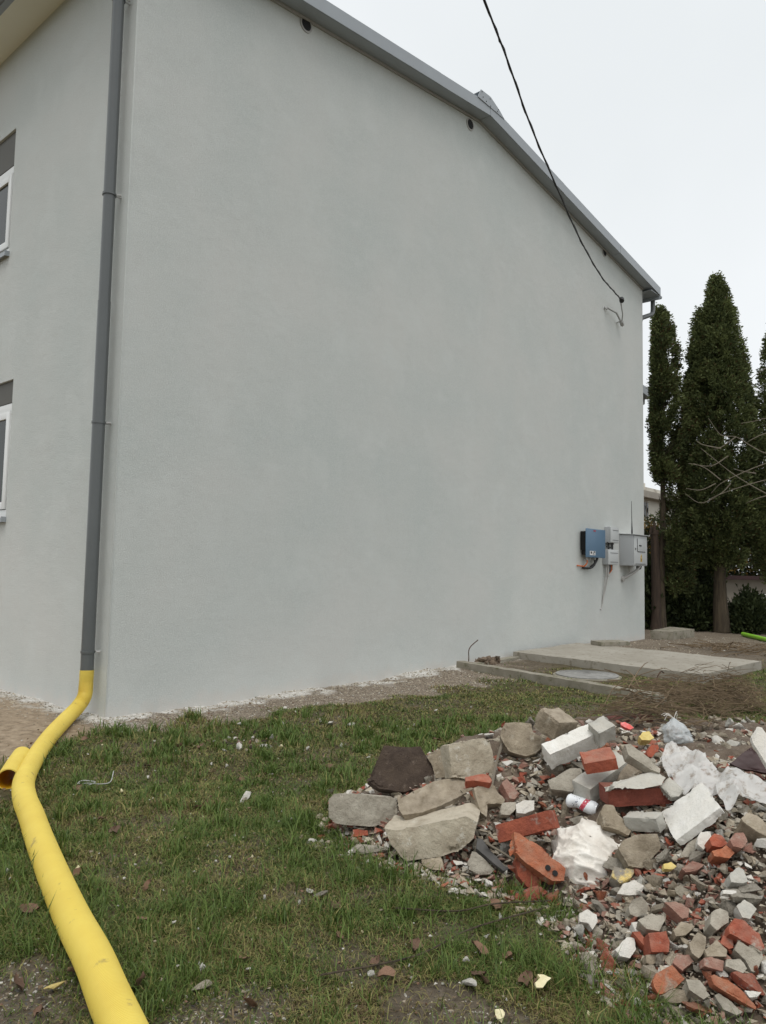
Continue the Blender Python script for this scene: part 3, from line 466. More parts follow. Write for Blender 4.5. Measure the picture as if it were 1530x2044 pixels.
MT = {
 'stucco': stucco(),
 'metal': mat('roof_metal', (.335,.365,.39), (.315,.34,.365), 2, .38, .05, 30, spec=.4),
 'pipe': mat('downpipe_metal', (.115,.125,.127), (.105,.114,.116), 3, .28, .03, 40, spec=.5),
 'soffit': mat('soffit', (.80,.78,.66), (.77,.75,.63), 2, .8, .1),
 'frame': mat('window_plastic', (.78,.79,.78), (.75,.76,.75), 3, .3, 0),
 'glass': mat('window_glass', (.03,.036,.034), (.02,.025,.024), 1, .08, 0, spec=.22),
 'dark': mat('painted_dark', (.012,.012,.012), None, 4, .9, 0),  # flat black painting the darkness of openings; also the rivet colour
 'yellow': mat('yellow_plastic', (.84,.69,.15), (.77,.60,.115), 4, .45, .15, 20, c3=(.40,.30,.11), spot=11, spotamt=.385, spec=.4),
 'yellow_in': mat('yellow_inside', (.72,.43,.01), (.66,.38,.01), 5, .5, 0),
 'concrete_pale': mat('concrete_pale', (.52,.465,.36), (.30,.25,.18), 7, .92, .9, 38, c3=(.56,.53,.45), spot=16, spotamt=.42, bdist=.014, dust=(.56,.50,.40), rnd=.06),
 'concrete_grey': mat('concrete_grey', (.40,.365,.30), (.20,.175,.135), 9, .92, .9, 38, c3=(.40,.37,.31), spot=22, spotamt=.40, bdist=.014, dust=(.44,.40,.33), rnd=.15),
 'concrete_tan': mat('concrete_tan', (.38,.32,.235), (.17,.135,.09), 9, .92, .9, 38, c3=(.38,.34,.27), spot=20, spotamt=.42, bdist=.014, dust=(.45,.385,.30), rnd=.12),
 'concrete_light': mat('concrete_light', (.54,.53,.48), (.38,.365,.32), 9, .92, .7, 42, c3=(.25,.23,.19), spot=14, spotamt=.36, bdist=.014, dust=(.50,.46,.39), rnd=.08),
 'soil_slab': mat('soil_crusted_concrete', (.085,.06,.042), (.045,.03,.022), 14, .95, 1., 60, c3=(.14,.105,.08), spot=30, spotamt=.42, bdist=.012),
 'brick_red': mat('brick_red', (.40,.105,.055), (.24,.06,.035), 10, .9, .8, 42, c3=(.36,.31,.26), spot=9, spotamt=.43, bdist=.014, dust=(.36,.22,.16), rnd=.12),
 'brick_dark': mat('brick_dark', (.25,.065,.04), (.17,.045,.03), 12, .9, .8, 42, c3=(.30,.15,.11), spot=24, spotamt=.36, bdist=.014, dust=(.26,.13,.09)),
 'brick_orange': mat('brick_orange', (.46,.145,.065), (.25,.08,.042), 9, .9, .9, 42, c3=(.33,.26,.20), spot=8, spotamt=.43, bdist=.014, dust=(.38,.25,.17), rnd=.1),
 'brick_dusty': mat('brick_dusty', (.33,.17,.125), (.25,.12,.09), 10, .92, .8, 42, c3=(.34,.30,.25), spot=14, spotamt=.45, bdist=.014, dust=(.36,.28,.22), rnd=.1),
 'plaster_white': mat('plaster_white', (.72,.70,.65), (.58,.55,.49), 10, .9, .7, 60, c3=(.42,.38,.32), spot=26, spotamt=.36, bdist=.014, dust=(.62,.57,.49), rnd=.06),
 'white_paint': mat('whitewash', (.80,.79,.75), (.66,.64,.58), 10, .85, .5, 70, c3=(.36,.33,.29), spot=34, spotamt=.37, bdist=.014, dust=(.66,.62,.55)),
 'clod': mat('earth_clod', (.22,.165,.115), (.10,.07,.048), 12, .95, 1., 40, bdist=.015),
 'shutter': mat('shutter_box', (.095,.092,.078), (.085,.082,.07), 3, .6, .05, 40),
 'slate': mat('slate', (.085,.08,.075), (.05,.048,.045), 9, .7, .4, 50),
 'maroon': mat('maroon_board', (.045,.014,.014), (.03,.01,.01), 5, .55, .1, 40),
 'foam_yellow': mat('foam_yellow', (.75,.62,.26), (.62,.47,.15), 14, .9, .8, 60, bdist=.008),
 'foam_cream': mat('foam_cream', (.80,.74,.50), (.70,.62,.36), 12, .9, .5, 50),
 'foam_crust': mat('foam_crust', (.33,.30,.25), (.24,.21,.17), 10, .9, .7, 60, c3=(.72,.55,.2), spot=10, spotamt=.5, bdist=.014),
 'plastic_red': mat('plastic_red', (.75,.06,.04), (.7,.22,.22), 20, .4, .2, 40),
 'bark': mat('bark', (.105,.08,.05), (.032,.024,.016), 5, .95, 1., 30, stretch=(3,3,.35), bdist=.02),
 'bark_red': mat('stripped_bark', (.085,.056,.04), (.028,.02,.014), 5, .95, 1., 30, stretch=(3,3,.3), bdist=.02),
 'twig': mat('twig_bark', (.21,.18,.14), (.13,.11,.08), 8, .9, .3, 60),
 'straw': mat('dry_stalk', (.24,.175,.105), (.09,.06,.035), 12, .95, .3, 60),
 'leaf_dry': mat('dry_leaf', (.20,.115,.07), (.11,.062,.04), 25, .8, .5, 60, rnd=.35),
 'leaf_yellow': mat('yellow_leaf', (.62,.40,.06), (.48,.28,.05), 25, .7, .4, 60),
 'slab_concrete': mat('slab_concrete', (.36,.335,.285), (.27,.245,.20), 1.6, .92, .5, 70, c3=(.19,.165,.12), spot=9, spotamt=.45, bdist=.004),
 'kerb': mat('kerb_concrete', (.31,.285,.235), (.20,.18,.135), 4, .92, .6, 60, c3=(.12,.12,.06), spot=9, spotamt=.46, bdist=.005),
 'iron': mat('cast_iron_lid', (.30,.295,.28), (.20,.195,.185), 6, .75, .5, 60, c3=(.36,.35,.33), spot=22, spotamt=.45),
 'cabinet': mat('cabinet_grey', (.40,.415,.425), (.385,.40,.41), 3, .45, .02, 40),
 'cabinet_light': mat('cabinet_front', (.52,.54,.54), (.50,.52,.52), 3, .45, .02, 40),
 'blue': mat('inverter_blue', (.105,.19,.29), (.10,.18,.275), 3, .4, .02, 40),
 'black': mat('black_plastic', (.014,.014,.015), None, 4, .5, .05, 40),
 'wire_grey': mat('galvanised', (.45,.45,.44), (.36,.36,.35), 10, .4, 0),
 'rust': mat('rusty_steel', (.10,.055,.035), (.05,.03,.02), 30, .9, .4, 90),
 'cable': mat('black_cable', (.018,.018,.017), None, 4, .6, 0),
 'green': mat('green_pipe', (.28,.60,.05), (.25,.55,.045), 4, .4, 0),
 'whitewall': mat('whitewashed_wall', (.62,.61,.57), (.50,.48,.44), 2, .9, .4, 40, c3=(.32,.29,.24), spot=3, spotamt=.42),
 'oldwall': mat('peeling_wall', (.66,.63,.55), (.56,.53,.46), 1.2, .9, .3, 20, c3=(.36,.32,.26), spot=1.6, spotamt=.45),
 'oldgrey': mat('weathered_grey', (.36,.33,.28), (.29,.26,.22), 1.5, .9, .3, 20),
 'can': mat('can_aluminium', (.80,.82,.83), (.74,.76,.78), 5, .3, 0, metal=.2),
 'clay': mat('clay_pipe', (.20,.075,.06), (.15,.055,.045), 7, .8, .3, 50),
 'sticker': mat('sticker_white', (.75,.75,.74), None, 4, .5, 0),
 'print': mat('print_dark', (.05,.05,.055), None, 4, .6, 0),
 'warn': mat('warning_yellow', (.62,.42,.08), (.55,.37,.07), 4, .5, 0),
 'redprint': mat('print_red', (.42,.03,.05), None, 4, .5, 0),
 'greyplastic': mat('grey_conduit', (.42,.41,.39), (.36,.35,.33), 5, .5, 0),
 'orange': mat('orange_cable', (.60,.15,.04), None, 4, .5, 0),
}
MT['white_top'] = MT['white_paint']
for k_ in ('yellow', 'yellow_in'):            # thin plastic lets light through
    n_ = MT[k_].node_tree.nodes; l_ = MT[k_].node_tree.links; b_ = n_['Principled BSDF']
    t_ = n_.new('ShaderNodeBsdfTranslucent'); t_.inputs['Color'].default_value = (.85, .55, .04, 1); x_ = n_.new('ShaderNodeMixShader'); x_.inputs[0].default_value = .10 if k_ == 'yellow' else .5
    l_.new(b_.outputs[0], x_.inputs[1]); l_.new(t_.outputs[0], x_.inputs[2]); l_.new(x_.outputs[0], n_['Material Output'].inputs['Surface'])

# ------------------------------------------------------------------ ground
def lines(a, b, step, lo, hi):
    core = list(np.arange(a, b+1e-6, step)); s = step; v = b
    while v < hi: s *= 1.22; v += s; core.append(v)
    s = step; v = a
    while v > lo: s *= 1.22; v -= s; core.insert(0, v)
    return np.array(core)
gx = lines(-4.6, 8., .05, -400, 600); gy = lines(-7.6, 2.4, .05, -500, 500)
X, Y = np.meshgrid(gx, gy, indexing='ij'); nx, ny = X.shape
fade = 1-sst(12, 30, np.hypot(X, Y))
Zg = ((vnoise(X, Y, .9, 11)-.5)*.05+(vnoise(X, Y, 4, 12)-.5)*.022+(vnoise(X, Y, 11, 13)-.5)*.012)*fade
Zg *= sst(.0, .8, np.maximum(np.abs(Y)*(X > 0)+(X <= 0)*9, np.abs(X)*(Y > 0)+(Y <= 0)*9))*.85+.15
sand, grit, bare = masks(X, Y)
Zg += grit*(vnoise(X, Y, 16, 14)-.5)*.03*fade
V = np.stack([X, Y, Zg], -1).reshape(-1, 3)
I = np.arange(nx*ny).reshape(nx, ny)
F = np.stack([I[:-1, :-1], I[1:, :-1], I[1:, 1:], I[:-1, 1:]], -1).reshape(-1, 4)
gm = mesh_np('ground', V, F, True)
ca = gm.color_attributes.new('cover', 'FLOAT_COLOR', 'POINT')
lime = (1-sst(.05, .34, -Y+(vnoise(X, Y, 7, 15)-.5)*.55))*(X > -.25)*(Y < .3)*(X < 13)
lime = np.maximum(lime, (1-sst(.03, .30, -X+(vnoise(X, Y, 9, 16)-.5)*.3))*(Y > -.2)*(X < .3))
ca.data.foreach_set('color', np.stack([sand, grit, bare, lime*(X < 8)], -1).reshape(-1).astype(np.float32))
def ground_mat():
    m = bpy.data.materials.new('ground_cover'); m.use_nodes = True; n = m.node_tree.nodes; L = m.node_tree.links; b = n['Principled BSDF']
    b.inputs['Roughness'].default_value = .95; b.inputs['Specular IOR Level'].default_value = .2
    a = n.new('ShaderNodeAttribute'); a.attribute_name = 'cover'; sp = n.new('ShaderNodeSeparateColor'); L.new(a.outputs['Color'], sp.inputs[0])
    t = n.new('ShaderNodeTexCoord')
    def ramp(scale, c1, c2, lo=.35, hi=.65, det=6):
        z = n.new('ShaderNodeTexNoise'); z.inputs['Scale'].default_value = scale; z.inputs['Detail'].default_value = det; z.inputs['Roughness'].default_value = .7
        L.new(t.outputs['Object'], z.inputs['Vector']); r = n.new('ShaderNodeValToRGB'); r.color_ramp.elements[0].position = lo; r.color_ramp.elements[1].position = hi
        r.color_ramp.elements[0].color = (*c1, 1); r.color_ramp.elements[1].color = (*c2, 1); L.new(z.outputs['Fac'], r.inputs['Fac']); return r.outputs['Color'], z
    def mixm(fac, ca_, cb):
        x = n.new('ShaderNodeMix'); x.data_type = 'RGBA'; L.new(fac, x.inputs[0]); L.new(ca_, x.inputs[6]); L.new(cb, x.inputs[7]); return x.outputs[2]
    soil, zs = ramp(9, (.05, .043, .022), (.125, .105, .055))
    earth, _ = ramp(22, (.075, .058, .042), (.20, .165, .125))
    grey, _ = ramp(55, (.085, .065, .048), (.34, .285, .22), .38, .62, 3)
    sandc, _ = ramp(14, (.22, .165, .11), (.42, .335, .24))
    limec, _ = ramp(30, (.42, .40, .36), (.74, .72, .68))
    c = mixm(sp.outputs[2], soil, earth); c = mixm(sp.outputs[0], c, sandc); c = mixm(sp.outputs[1], c, grey); c = mixm(a.outputs['Alpha'], c, limec)
    L.new(c, b.inputs['Base Color'])
    z = n.new('ShaderNodeTexNoise'); z.inputs['Scale'].default_value = 45; z.inputs['Detail'].default_value = 6; z.inputs['Roughness'].default_value = .75; L.new(t.outputs['Object'], z.inputs['Vector'])
    bp = n.new('ShaderNodeBump'); bp.inputs['Strength'].default_value = .9; bp.inputs['Distance'].default_value = .02; L.new(z.outputs['Fac'], bp.inputs['Height']); L.new(bp.outputs[0], b.inputs['Normal'])
    return m
tag(link('ground', gm, ground_mat()), kind='structure', label='lawn soil with sandy and gravelly strips along the house')
from bisect import bisect
def gz(x, y):
    i = min(max(bisect(gx, x)-1, 0), nx-2); j = min(max(bisect(gy, y)-1, 0), ny-2)
    a = (x-gx[i])/(gx[i+1]-gx[i]); b = (y-gy[j])/(gy[j+1]-gy[j])
    return float((Zg[i, j]*(1-a)+Zg[i+1, j]*a)*(1-b)+(Zg[i, j+1]*(1-a)+Zg[i+1, j+1]*a)*b)

# dirt and rubble mound under the pile
px_ = np.arange(-1.9, 4.2, .035); py_ = np.arange(-8.2, -1.2, .035)
X, Y = np.meshgrid(px_, py_, indexing='ij')
pf_ = sst(.0, .35, pile_sd(X, Y))
Zp = pile_h(X, Y)+((vnoise(X, Y, 3, 21)-.5)*.06+(vnoise(X, Y, 9, 22)-.5)*.05+(vnoise(X, Y, 22, 23)-.5)*.025)*(.15+.85*pf_)-.02*(1-pf_)
Zp = np.where(pile_sd(X, Y) < -.1, -.12, Zp)
n0, n1_ = X.shape; I = np.arange(n0*n1_).reshape(n0, n1_)
keep = (pile_sd(X, Y) > -.3); k4 = keep[:-1, :-1] | keep[1:, 1:]
F = np.stack([I[:-1, :-1], I[1:, :-1], I[1:, 1:], I[:-1, 1:]], -1)[k4]
mm = mat('mound_dirt', (.19,.145,.105), (.07,.048,.033), 6, .95, 1., 40, c3=(.26,.22,.17), spot=34, spotamt=.44, bdist=.02)
tag(link('dirt_mound', mesh_np('dirt_mound', np.stack([X, Y, Zp], -1).reshape(-1, 3), F, True), mm), kind='structure', label='mound of brown dirt and fine rubble under the broken bricks')

# ------------------------------------------------------------------ house
house = empty('house', (0, 0, 0), 'two storey house with freshly plastered grey walls and grey metal roof edge', 'house')
L_, YB = 12.82, 11.5
RP = [(0, 7.93), (6.1, 8.74), (L_, 7.93)]
W1 = (2.76, 4.3, 5.20, 6.82); W2 = (2.43, 3.95, 1.93, 3.60)
wb = MB(); q = wb.quad
wb.quad((0,0,-.3), (L_,0,-.3), (L_,0,7.93), (6.1,0,8.74), (0,0,7.93))
wb.quad((L_,0,-.3), (L_,YB,-.3), (L_,YB,7.93), (L_,0,7.93))
wb.quad((0,YB,-.3), (0,YB,7.93), (6.1,YB,8.74), (L_,YB,7.93), (L_,YB,-.3))
def fq(y0, y1, z0, z1): q((0,y0,z0), (0,y0,z1), (0,y1,z1), (0,y1,z0))
ys = [0, W2[0], W1[0], W2[1], W1[1], YB]
fq(0, W2[0], -.3, 7.93)
fq(W2[0], YB, -.3, W2[2]); fq(W2[1], YB, W2[2], W2[3]); fq(W2[0], YB, W2[3], W1[2])
fq(W2[0], W1[0], W1[2], W1[3]); fq(W1[1], YB, W1[2], W1[3]); fq(W2[0], YB, W1[3], 7.93)
RD = .2
for y0, y1, z0, z1 in (W1, W2):
    q((0,y0,z1), (RD,y0,z1), (RD,y1,z1), (0,y1,z1)); q((0,y0,z0), (RD,y0,z0), (RD,y1,z0), (0,y1,z0))
    q((0,y0,z0), (0,y0,z1), (RD,y0,z1), (RD,y0,z0)); q((0,y1,z0), (0,y1,z1), (RD,y1,z1), (RD,y1,z0))
bmesh.ops.remove_doubles(wb.bm, verts=wb.bm.verts[:], dist=.0005)
wb.build('wall', MT['stucco'], house)
# corner bead: a slightly proud smoother strip along the near corner
MB().box((-.004, -.004, -.05), (.012, .012, 7.9), .003).build('corner_bead', MT['stucco'], house)
for (y0, y1, z0, z1), lab, sbh in ((W1, 'upper window with white frame under a dark shutter box', .44), (W2, 'lower window with white frame, dark shutter box and projecting sill', .27)):
    f = MB(); t = .095; x0, x1 = .035, .11; zt = z1; z1 = z1-sbh
    f.box((x0, y0+.002, z0+.03), (x1, y0+t, z1-.002), .006).box((x0, y1-t, z0+.03), (x1, y1-.002, z1-.002), .006)
    f.box((x0, y0+t, z1-t), (x1, y1-t, z1-.002), .006).box((x0, y0+t, z0+.03), (x1, y1-t, z0+t+.03), .006)
    wo_ = f.build('window', MT['frame'], house, label=lab)
    MB().box((.030, y0+.003, z1+.002), (.19, y1-.003, zt-.003)).build('shutter_box', MT['shutter'], wo_)
    s = MB(); a0, a1, b0, b1 = y0+t+.006, y1-t-.006, z0+t+.036, z1-t-.006; sw = .085
    mid = (a0+a1)/2
    for u, v in ((a0, mid-.003), (mid+.003, a1)):
        s.box((x0-.018, u, b0), (x0+.03, u+sw, b1), .005).box((x0-.018, v-sw, b0), (x0+.03, v, b1), .005)
        s.box((x0-.018, u+sw, b1-sw), (x0+.03, v-sw, b1), .005).box((x0-.018, u+sw, b0), (x0+.03, v-sw, b0+sw), .005)
    s.build('sash', MT['frame'], wo_)
    MB().box((x0+.005, a0+sw, b0+sw), (x0+.012, a1-sw, b1-sw)).build('pane', MT['glass'], wo_)
    MB().box((-.055, y0-.012, z0-.004), (.03, y1+.012, z0+.022), .004).box((-.058, y0-.012, z0-.03), (-.05, y1+.012, z0+.02)).box((-.058, y0-.016, z0-.028), (.01, y0-.011, z0+.035)).build('sill', MT['metal'], wo_)
    MB().box((RD+.02, y0-.1, z0-.1), (RD+.04, y1+.1, zt+.1)).build('room_dark_sheet', MT['dark'], wo_)  # black sheet standing in for the unlit room behind the pane
# round roof space vents in the gable
for vx, vz in ((2.27, 8.185-.02), (5.85, 8.60-.03), (10.81, 8.13), (9.0, 8.3)):
    if vx == 9.0: continue
    r1 = .10
    g = MB(); g.tube([(vx, .02, vz), (vx, -.012, vz)], r1, 24); v = g.build('vent', MT['greyplastic'], house)
    h = MB(); h.tube([(vx, -.0125, vz), (vx, -.0145, vz)], r1*.76, 24); h.build('vent_dark_disc', MT['dark'], v)  # black disc paints the darkness inside the vent
    k = MB()
    for i in range(-2, 3): k.box((vx-r1*.6, -.018, vz+i*.025-.003), (vx+r1*.6, -.0147, vz+i*.025+.003))
    k.build('vent_grille', MT['black'], v)
# roof
roof = MB()
OV, RE = .23, .5
def roofpt(x): 
    return 7.93+(x/6.1)*.81 if x <= 6.1 else 8.74-(x-6.1)/(L_-6.1)*.81
xl, xr = -RE, L_+RE
rp = [(xl, roofpt(xl)), (6.1, 8.74), (xr, roofpt(xr))]
TH = .175
poly = [(x, -OV+.012, z+.03) for x, z in rp]+[(x, -OV+.012, z+TH) for x, z in rp[::-1]]
rf = MB().prism(poly, (0, YB+2*OV, 0)).build('roof', MT['metal'], house)
# verge flashing in lengths: fascia face and underside, with lapped joints
def at(x): return roofpt(x)
cuts = [xl, 1.3, 4.75, 6.1, 8.6, 11.1, xr]
for i in range(len(cuts)-1):
    a, b = cuts[i]+(.0 if i == 0 else .002), cuts[i+1]-.002
    o = .003*(i % 2)
    za, zb = at(a), at(b)
    MB().prism([(a, -OV-o, za+.012), (b, -OV-o, zb+.012), (b, -OV-o, zb+TH+.012), (a, -OV-o, za+TH+.012)], (0, .008, 0)).build('verge_flashing', MT['metal'], rf)
    MB().prism([(a, -OV+.008, za+.014-o), (b, -OV+.008, zb+.014-o), (b, -OV+.008, zb+.022-o), (a, -OV+.008, za+.022-o)], (0, OV-.012, 0)).build('verge_soffit', MT['metal'], rf)
    MB().prism([(a, -OV-o, za+TH+.0125), (b, -OV-o, zb+TH+.0125), (b, -OV-o, zb+TH+.02), (a, -OV-o, za+TH+.02)], (0, .3, 0)).build('verge_cap', MT['metal'], rf)
    MB().prism([(max(a, 0), -.028, at(max(a, 0))-.022), (min(b, L_), -.028, at(min(b, L_))-.022), (min(b, L_), -.028, at(min(b, L_))+.010), (max(a, 0), -.028, at(max(a, 0))+.010)], (0, .026, 0)).build('verge_trim', MT['greyplastic'], rf)
# ridge cap with folded metal end plate
rc = MB(); rz = 8.74+TH+.02
rc.prism([(5.72, -OV-.012, rz-.06), (6.50, -OV-.012, rz-.06), (6.36, -OV-.012, rz+.015), (6.08, -OV-.012, rz+.115), (5.80, -OV-.012, rz+.10)], (0, .01, 0))
rc.prism([(5.80, -OV-.002, rz+.08), (6.36, -OV-.002, rz+.0), (6.08, -OV-.002, rz+.115)], (0, YB+OV, 0)).build('ridge_cap', MT['metal'], rf)
for x, z in ((5.83, .075), (5.86, .0), (5.95, -.025), (6.06, .07), (6.08, -.04), (6.28, -.035), (6.31, .012)): MB().tube([(x, -OV-.012, rz+z), (x, -OV-.017, rz+z)], .009, 6).build('rivet', MT['dark'], rf)
# eaves
MB().prism([(-.44, -OV+.02, 7.925), (0, -OV+.02, 7.925), (0, -OV+.02, 7.91), (-.44, -OV+.02, 7.91)], (0, YB+.2, 0)).build('eave_soffit', MT['soffit'], rf)
MB().box((-.46, -OV+.01, 7.87), (-.442, YB, 8.05)).build('fascia_board', MT['metal'], rf)
MB().prism([(L_+.002, -OV+.02, 7.87), (L_+.47, -OV+.02, 7.87), (L_+.47, -OV+.02, 7.885), (L_+.002, -OV+.02, 7.885)], (0, YB+.2, 0)).build('eave_soffit', MT['metal'], rf)
MB().box((L_+.472, -OV+.013, 7.80), (L_+.49, YB, 8.02)).build('fascia_board', MT['metal'], rf)
def gutter(xc, z, name='gutter'):
    g = MB(); n = 12; r = .075; y0, y1 = -OV+.02, YB
    for rr in (r, r-.006):
        pass
    P0 = [(xc+r*math.cos(math.pi+math.pi*i/n), z+r*math.sin(math.pi+math.pi*i/n)) for i in range(n+1)]
    P1 = [(xc+(r-.006)*math.cos(math.pi+math.pi*i/n), z+(r-.006)*math.sin(math.pi+math.pi*i/n)) for i in range(n+1)]
    g.prism([(x, y0, zz) for x, zz in P0+P1[::-1]], (0, y1-y0, 0)); g.prism([(x, y0-.002, zz) for x, zz in P0], (0, .006, 0))
    return g.build(name, MT['pipe'], rf)
gutter(-.55, 7.98); gutter(L_+.57, 7.90)
# downpipe on the near corner of the front
dp = (-.115, .165)
pts = [(-.55, .17, 7.9), (-.55, .17, 7.74), (-.52, .17, 7.66), (-.16, .166, 7.38), (-.12, *dp[1:], 7.3), (dp[0], dp[1], 7.2), (dp[0], dp[1], 7.1), (dp[0], dp[1], 6.9), (dp[0], dp[1], 3.96)]
pipe = MB().tube(pts, .057, 24).build('downpipe', MT['pipe'], house)
MB().tube([(dp[0], dp[1], 4.0), (dp[0], dp[1], .33)], .0605, 24).build('lower_pipe', MT['pipe'], pipe)
for z in (7.12, 5.08, 2.80, .61):
    c = MB().tube([(dp[0], dp[1], z-.011), (dp[0], dp[1], z+.011)], .067, 24).build('bracket', MT['pipe'], pipe)
    MB().tube([(dp[0]+.06, dp[1]-.02, z), (.01, dp[1]-.02, z)], .008, 6).tube([(dp[0]+.055, dp[1]-.055, z), (dp[0]+.085, dp[1]-.075, z)], .011, 6).build('bracket_bolt', MT['wire_grey'], c)
# rear downpipe elbow below the right gutter
MB().tube([(L_+.57, -.02, 7.84), (L_+.57, -.02, 7.62), (L_+.54, -.02, 7.53), (L_+.46, -.01, 7.46), (L_+.16, .05, 7.33), (L_+.08, .07, 7.28), (L_+.06, .08, 7.2), (L_+.06, .08, .1)], .052, 16).build('downpipe', MT['pipe'], house)
# lower wing behind the far corner
MB().box((L_+.01, 1.95, -.3), (16.5, 6.5, 6.35)).build('rear_wing_wall', MT['stucco'], house)
rw = MB().prism([(L_+.01, 1.6, 6.95), (17.4, 1.6, 6.45), (17.4, 1.6, 6.68), (L_+.01, 1.6, 7.18)], (0, 5.3, 0)).build('rear_wing_roof', MT['metal'], house)
MB().tube([(17.2, 1.75, 6.45), (17.2, 1.75, 6.3), (16.75, 1.88, 6.05), (16.6, 1.9, 5.8), (16.6, 1.9, .1)], .045, 12).build('wing_downpipe', MT['greyplastic'], house)
# wall bracket for the overhead line
hk = CABLE[-1]; hx, hy, hz = hk
br = MB().tube([(hx+.35, .01, hz-.36), (hx+.35, -.12, hz-.34), (hx+.3, -.16, hz-.22), (hx+.06, hy+.03, hz-.02), (hx, hy, hz)], .014, 8).build('cable_bracket', MT['wire_grey'], house)
MB().tube([(hx-.25, -.05, hz-.20), (hx+.05, -.13, hz-.25), (hx+.42, -.09, hz-.38)], .02, 8).tube([(hx+.36, -.1, hz-.35), (hx+.46, -.085, hz-.40)], .042, 10).tube([(hx-.25, -.0, hz-.18), (hx-.25, -.06, hz-.24)], .022, 8).build('bracket_arm', MT['wire_grey'], br)
MB().tube([(hx+.04, hy, hz+.02), (hx-.02, hy-.03, hz-.05)], .05, 10).build('cable_clamp', MT['black'], br)
# overhead cable, a sagging black line that runs out over the viewer
def catmull(P, n=8):
    P = [Vector(p) for p in P]; P = [P[0]*2-P[1]]+P+[P[-1]*2-P[-2]]; o = []
    for i in range(1, len(P)-2):
        for k in range(n):
            t = k/n; a, b, c, d = P[i-1:i+3]
            o.append(.5*((2*b)+(c-a)*t+(2*a-5*b+4*c-d)*t*t+(3*b-a-3*c+d)*t**3))
    return o+[P[-2]]
c0, c1 = Vector(CABLE[0]), Vector(CABLE[1]); dirv = (c0-c1).normalized()
ext = [c0+dirv*s_+Vector((0, 0, .012*s_*s_)) for s_ in (18, 9, 3)]
cp = catmull(ext+[Vector(c) for c in CABLE], 10)
cb = MB().tube(cp, .0115, 8)
# second twisted conductor
tw = []
for i, p in enumerate(cp[::1]): tw.append(p+Vector((math.cos(i*1.1)*.008, math.sin(i*1.1)*.008, math.cos(i*1.1+1)*.008)))
cb.tube(tw, .0085, 6); cb.build('overhead_cable', MT['cable'], label='black overhead cable sagging across the sky down to the gable wall', cat='cable')

# ------------------------------------------------------------------ electrical boxes on the gable wall
inv = empty('inverter', (9.64, 0, 1.73), 'blue inverter box with black heat sink mounted on the gable wall', 'inverter')
MB().box((.10, -.135, .05), (.80, -.006, .50), .01).build('heat_sink', MT['black'], inv)
fb = MB()
for i in range(9): fb.box((.04+.0*i, -.118+i*.012, .14), (.10, -.112+i*.012, .50))
fb.build('fins', MT['black'], inv)
MB().box((.0, -.16, .0), (.835, -.137, .555), .012).build('cover', MT['blue'], inv)
MB().box((.30, -.1625, .505), (.40, -.1602, .53)).build('emblem', MT['redprint'], inv)
st = MB().box((.14, -.1625, .045), (.38, -.1602, .125)).build('sticker', MT['sticker'], inv)
MB().box((.17, -.1645, .075), (.23, -.1627, .115)).box((.26, -.1645, .06), (.35, -.1627, .07)).box((.26, -.1645, .08), (.33, -.1627, .09)).box((.30, -.1645, .095), (.36, -.1627, .12)).build('print', MT['print'], st)
for x in (.18, .30, .52): MB().tube([(x, -.08, .05), (x, -.08, -.05)], .022, 10).build('cable_gland', MT['greyplastic'], inv)
MB().tube(catmull([(.18, -.08, -.04), (.17, -.09, -.10), (.10, -.06, -.17), (-.1, -.02, -.16)], 6), .014, 8).build('orange_cable', MT['orange'], inv)
MB().tube(catmull([(.52, -.08, -.04), (.50, -.09, -.12), (.36, -.07, -.2), (.1, -.03, -.2)], 6), .022, 8).tube(catmull([(.62, -.1, .13), (.60, -.1, 0), (.52, -.09, -.1), (.4, -.06, -.18)], 6), .022, 8).build('black_cable', MT['black'], inv)
def meterbox(name, loc, W, D, H, lab):
    e = empty(name, loc, lab, 'meter box', 'stacked grey meter boxes')
    MB().box((0, -D+.03, 0), (W, -.004, H), .008).build('body', MT['cabinet'], e)
    MB().box((-.004, -D-.002, .004), (W+.004, -D+.028, H-.004), .01).build('lid', MT['cabinet_light'], e)
    for q_ in (H-.075, .05): MB().box((.07, -D-.006, q_), (W-.02, -D-.0024, q_+.008)).build('seam', MT['print'], e)
    return e
meterbox('meter_box', (10.77, 0, 2.05), .36, .148, .325, 'upper grey meter box between the blue inverter and the cabinet')
mb = meterbox('meter_box', (10.675, 0, 1.605), .45, .138, .31, 'lower grey meter box with cables hanging from its underside')
MB().tube([(.09, -.06, .45), (.14, -.1, .42), (.3, -.1, .42), (.36, -.06, .45)], .012, 8).tube([(.08, -.05, .36), (.2, -.1, .35), (.28, -.08, .42)], .014, 8).tube([(.15,-.06,.3),(.15,-.06,.46)], .016, 8).tube([(.36,-.05,.3),(.36,-.05,.46)], .02, 8).build('link_cables', MT['black'], mb)
MB().tube(catmull([(.05, -.07, .01), (.03, -.07, -.18), (.02, -.05, -.30), (-.04, -.02, -.78)], 6), .012, 8).tube(catmull([(.12, -.07, .01), (.11, -.07, -.25)], 4), .024, 8).tube(catmull([(.11, -.06, -.25), (.07, -.03, -.5), (-.02, -.012, -.7), (-.06, -.01, -.86), (-.12, -.01, -.90)], 6), .012, 8).build('conduit', MT['greyplastic'], mb)
MB().tube(catmull([(.28, -.06, .01), (.30, -.06, -.10), (.24, -.03, -.18)], 6), .014, 8).build('red_cable', MT['orange'], mb)
MB().tube(catmull([(.22, -.06, .01), (.22, -.06, -.12), (.16, -.03, -.19)], 6), .014, 8).tube([(.34, -.05, .01), (.34, -.05, -.1)], .014, 8).build('black_cable', MT['black'], mb)
cbn = empty('electric_cabinet', (11.5, 0, 1.60), 'large grey electric cabinet with warning sticker at the far end of the gable wall', 'cabinet')
CW, CD, CHh = .716, .30, .64
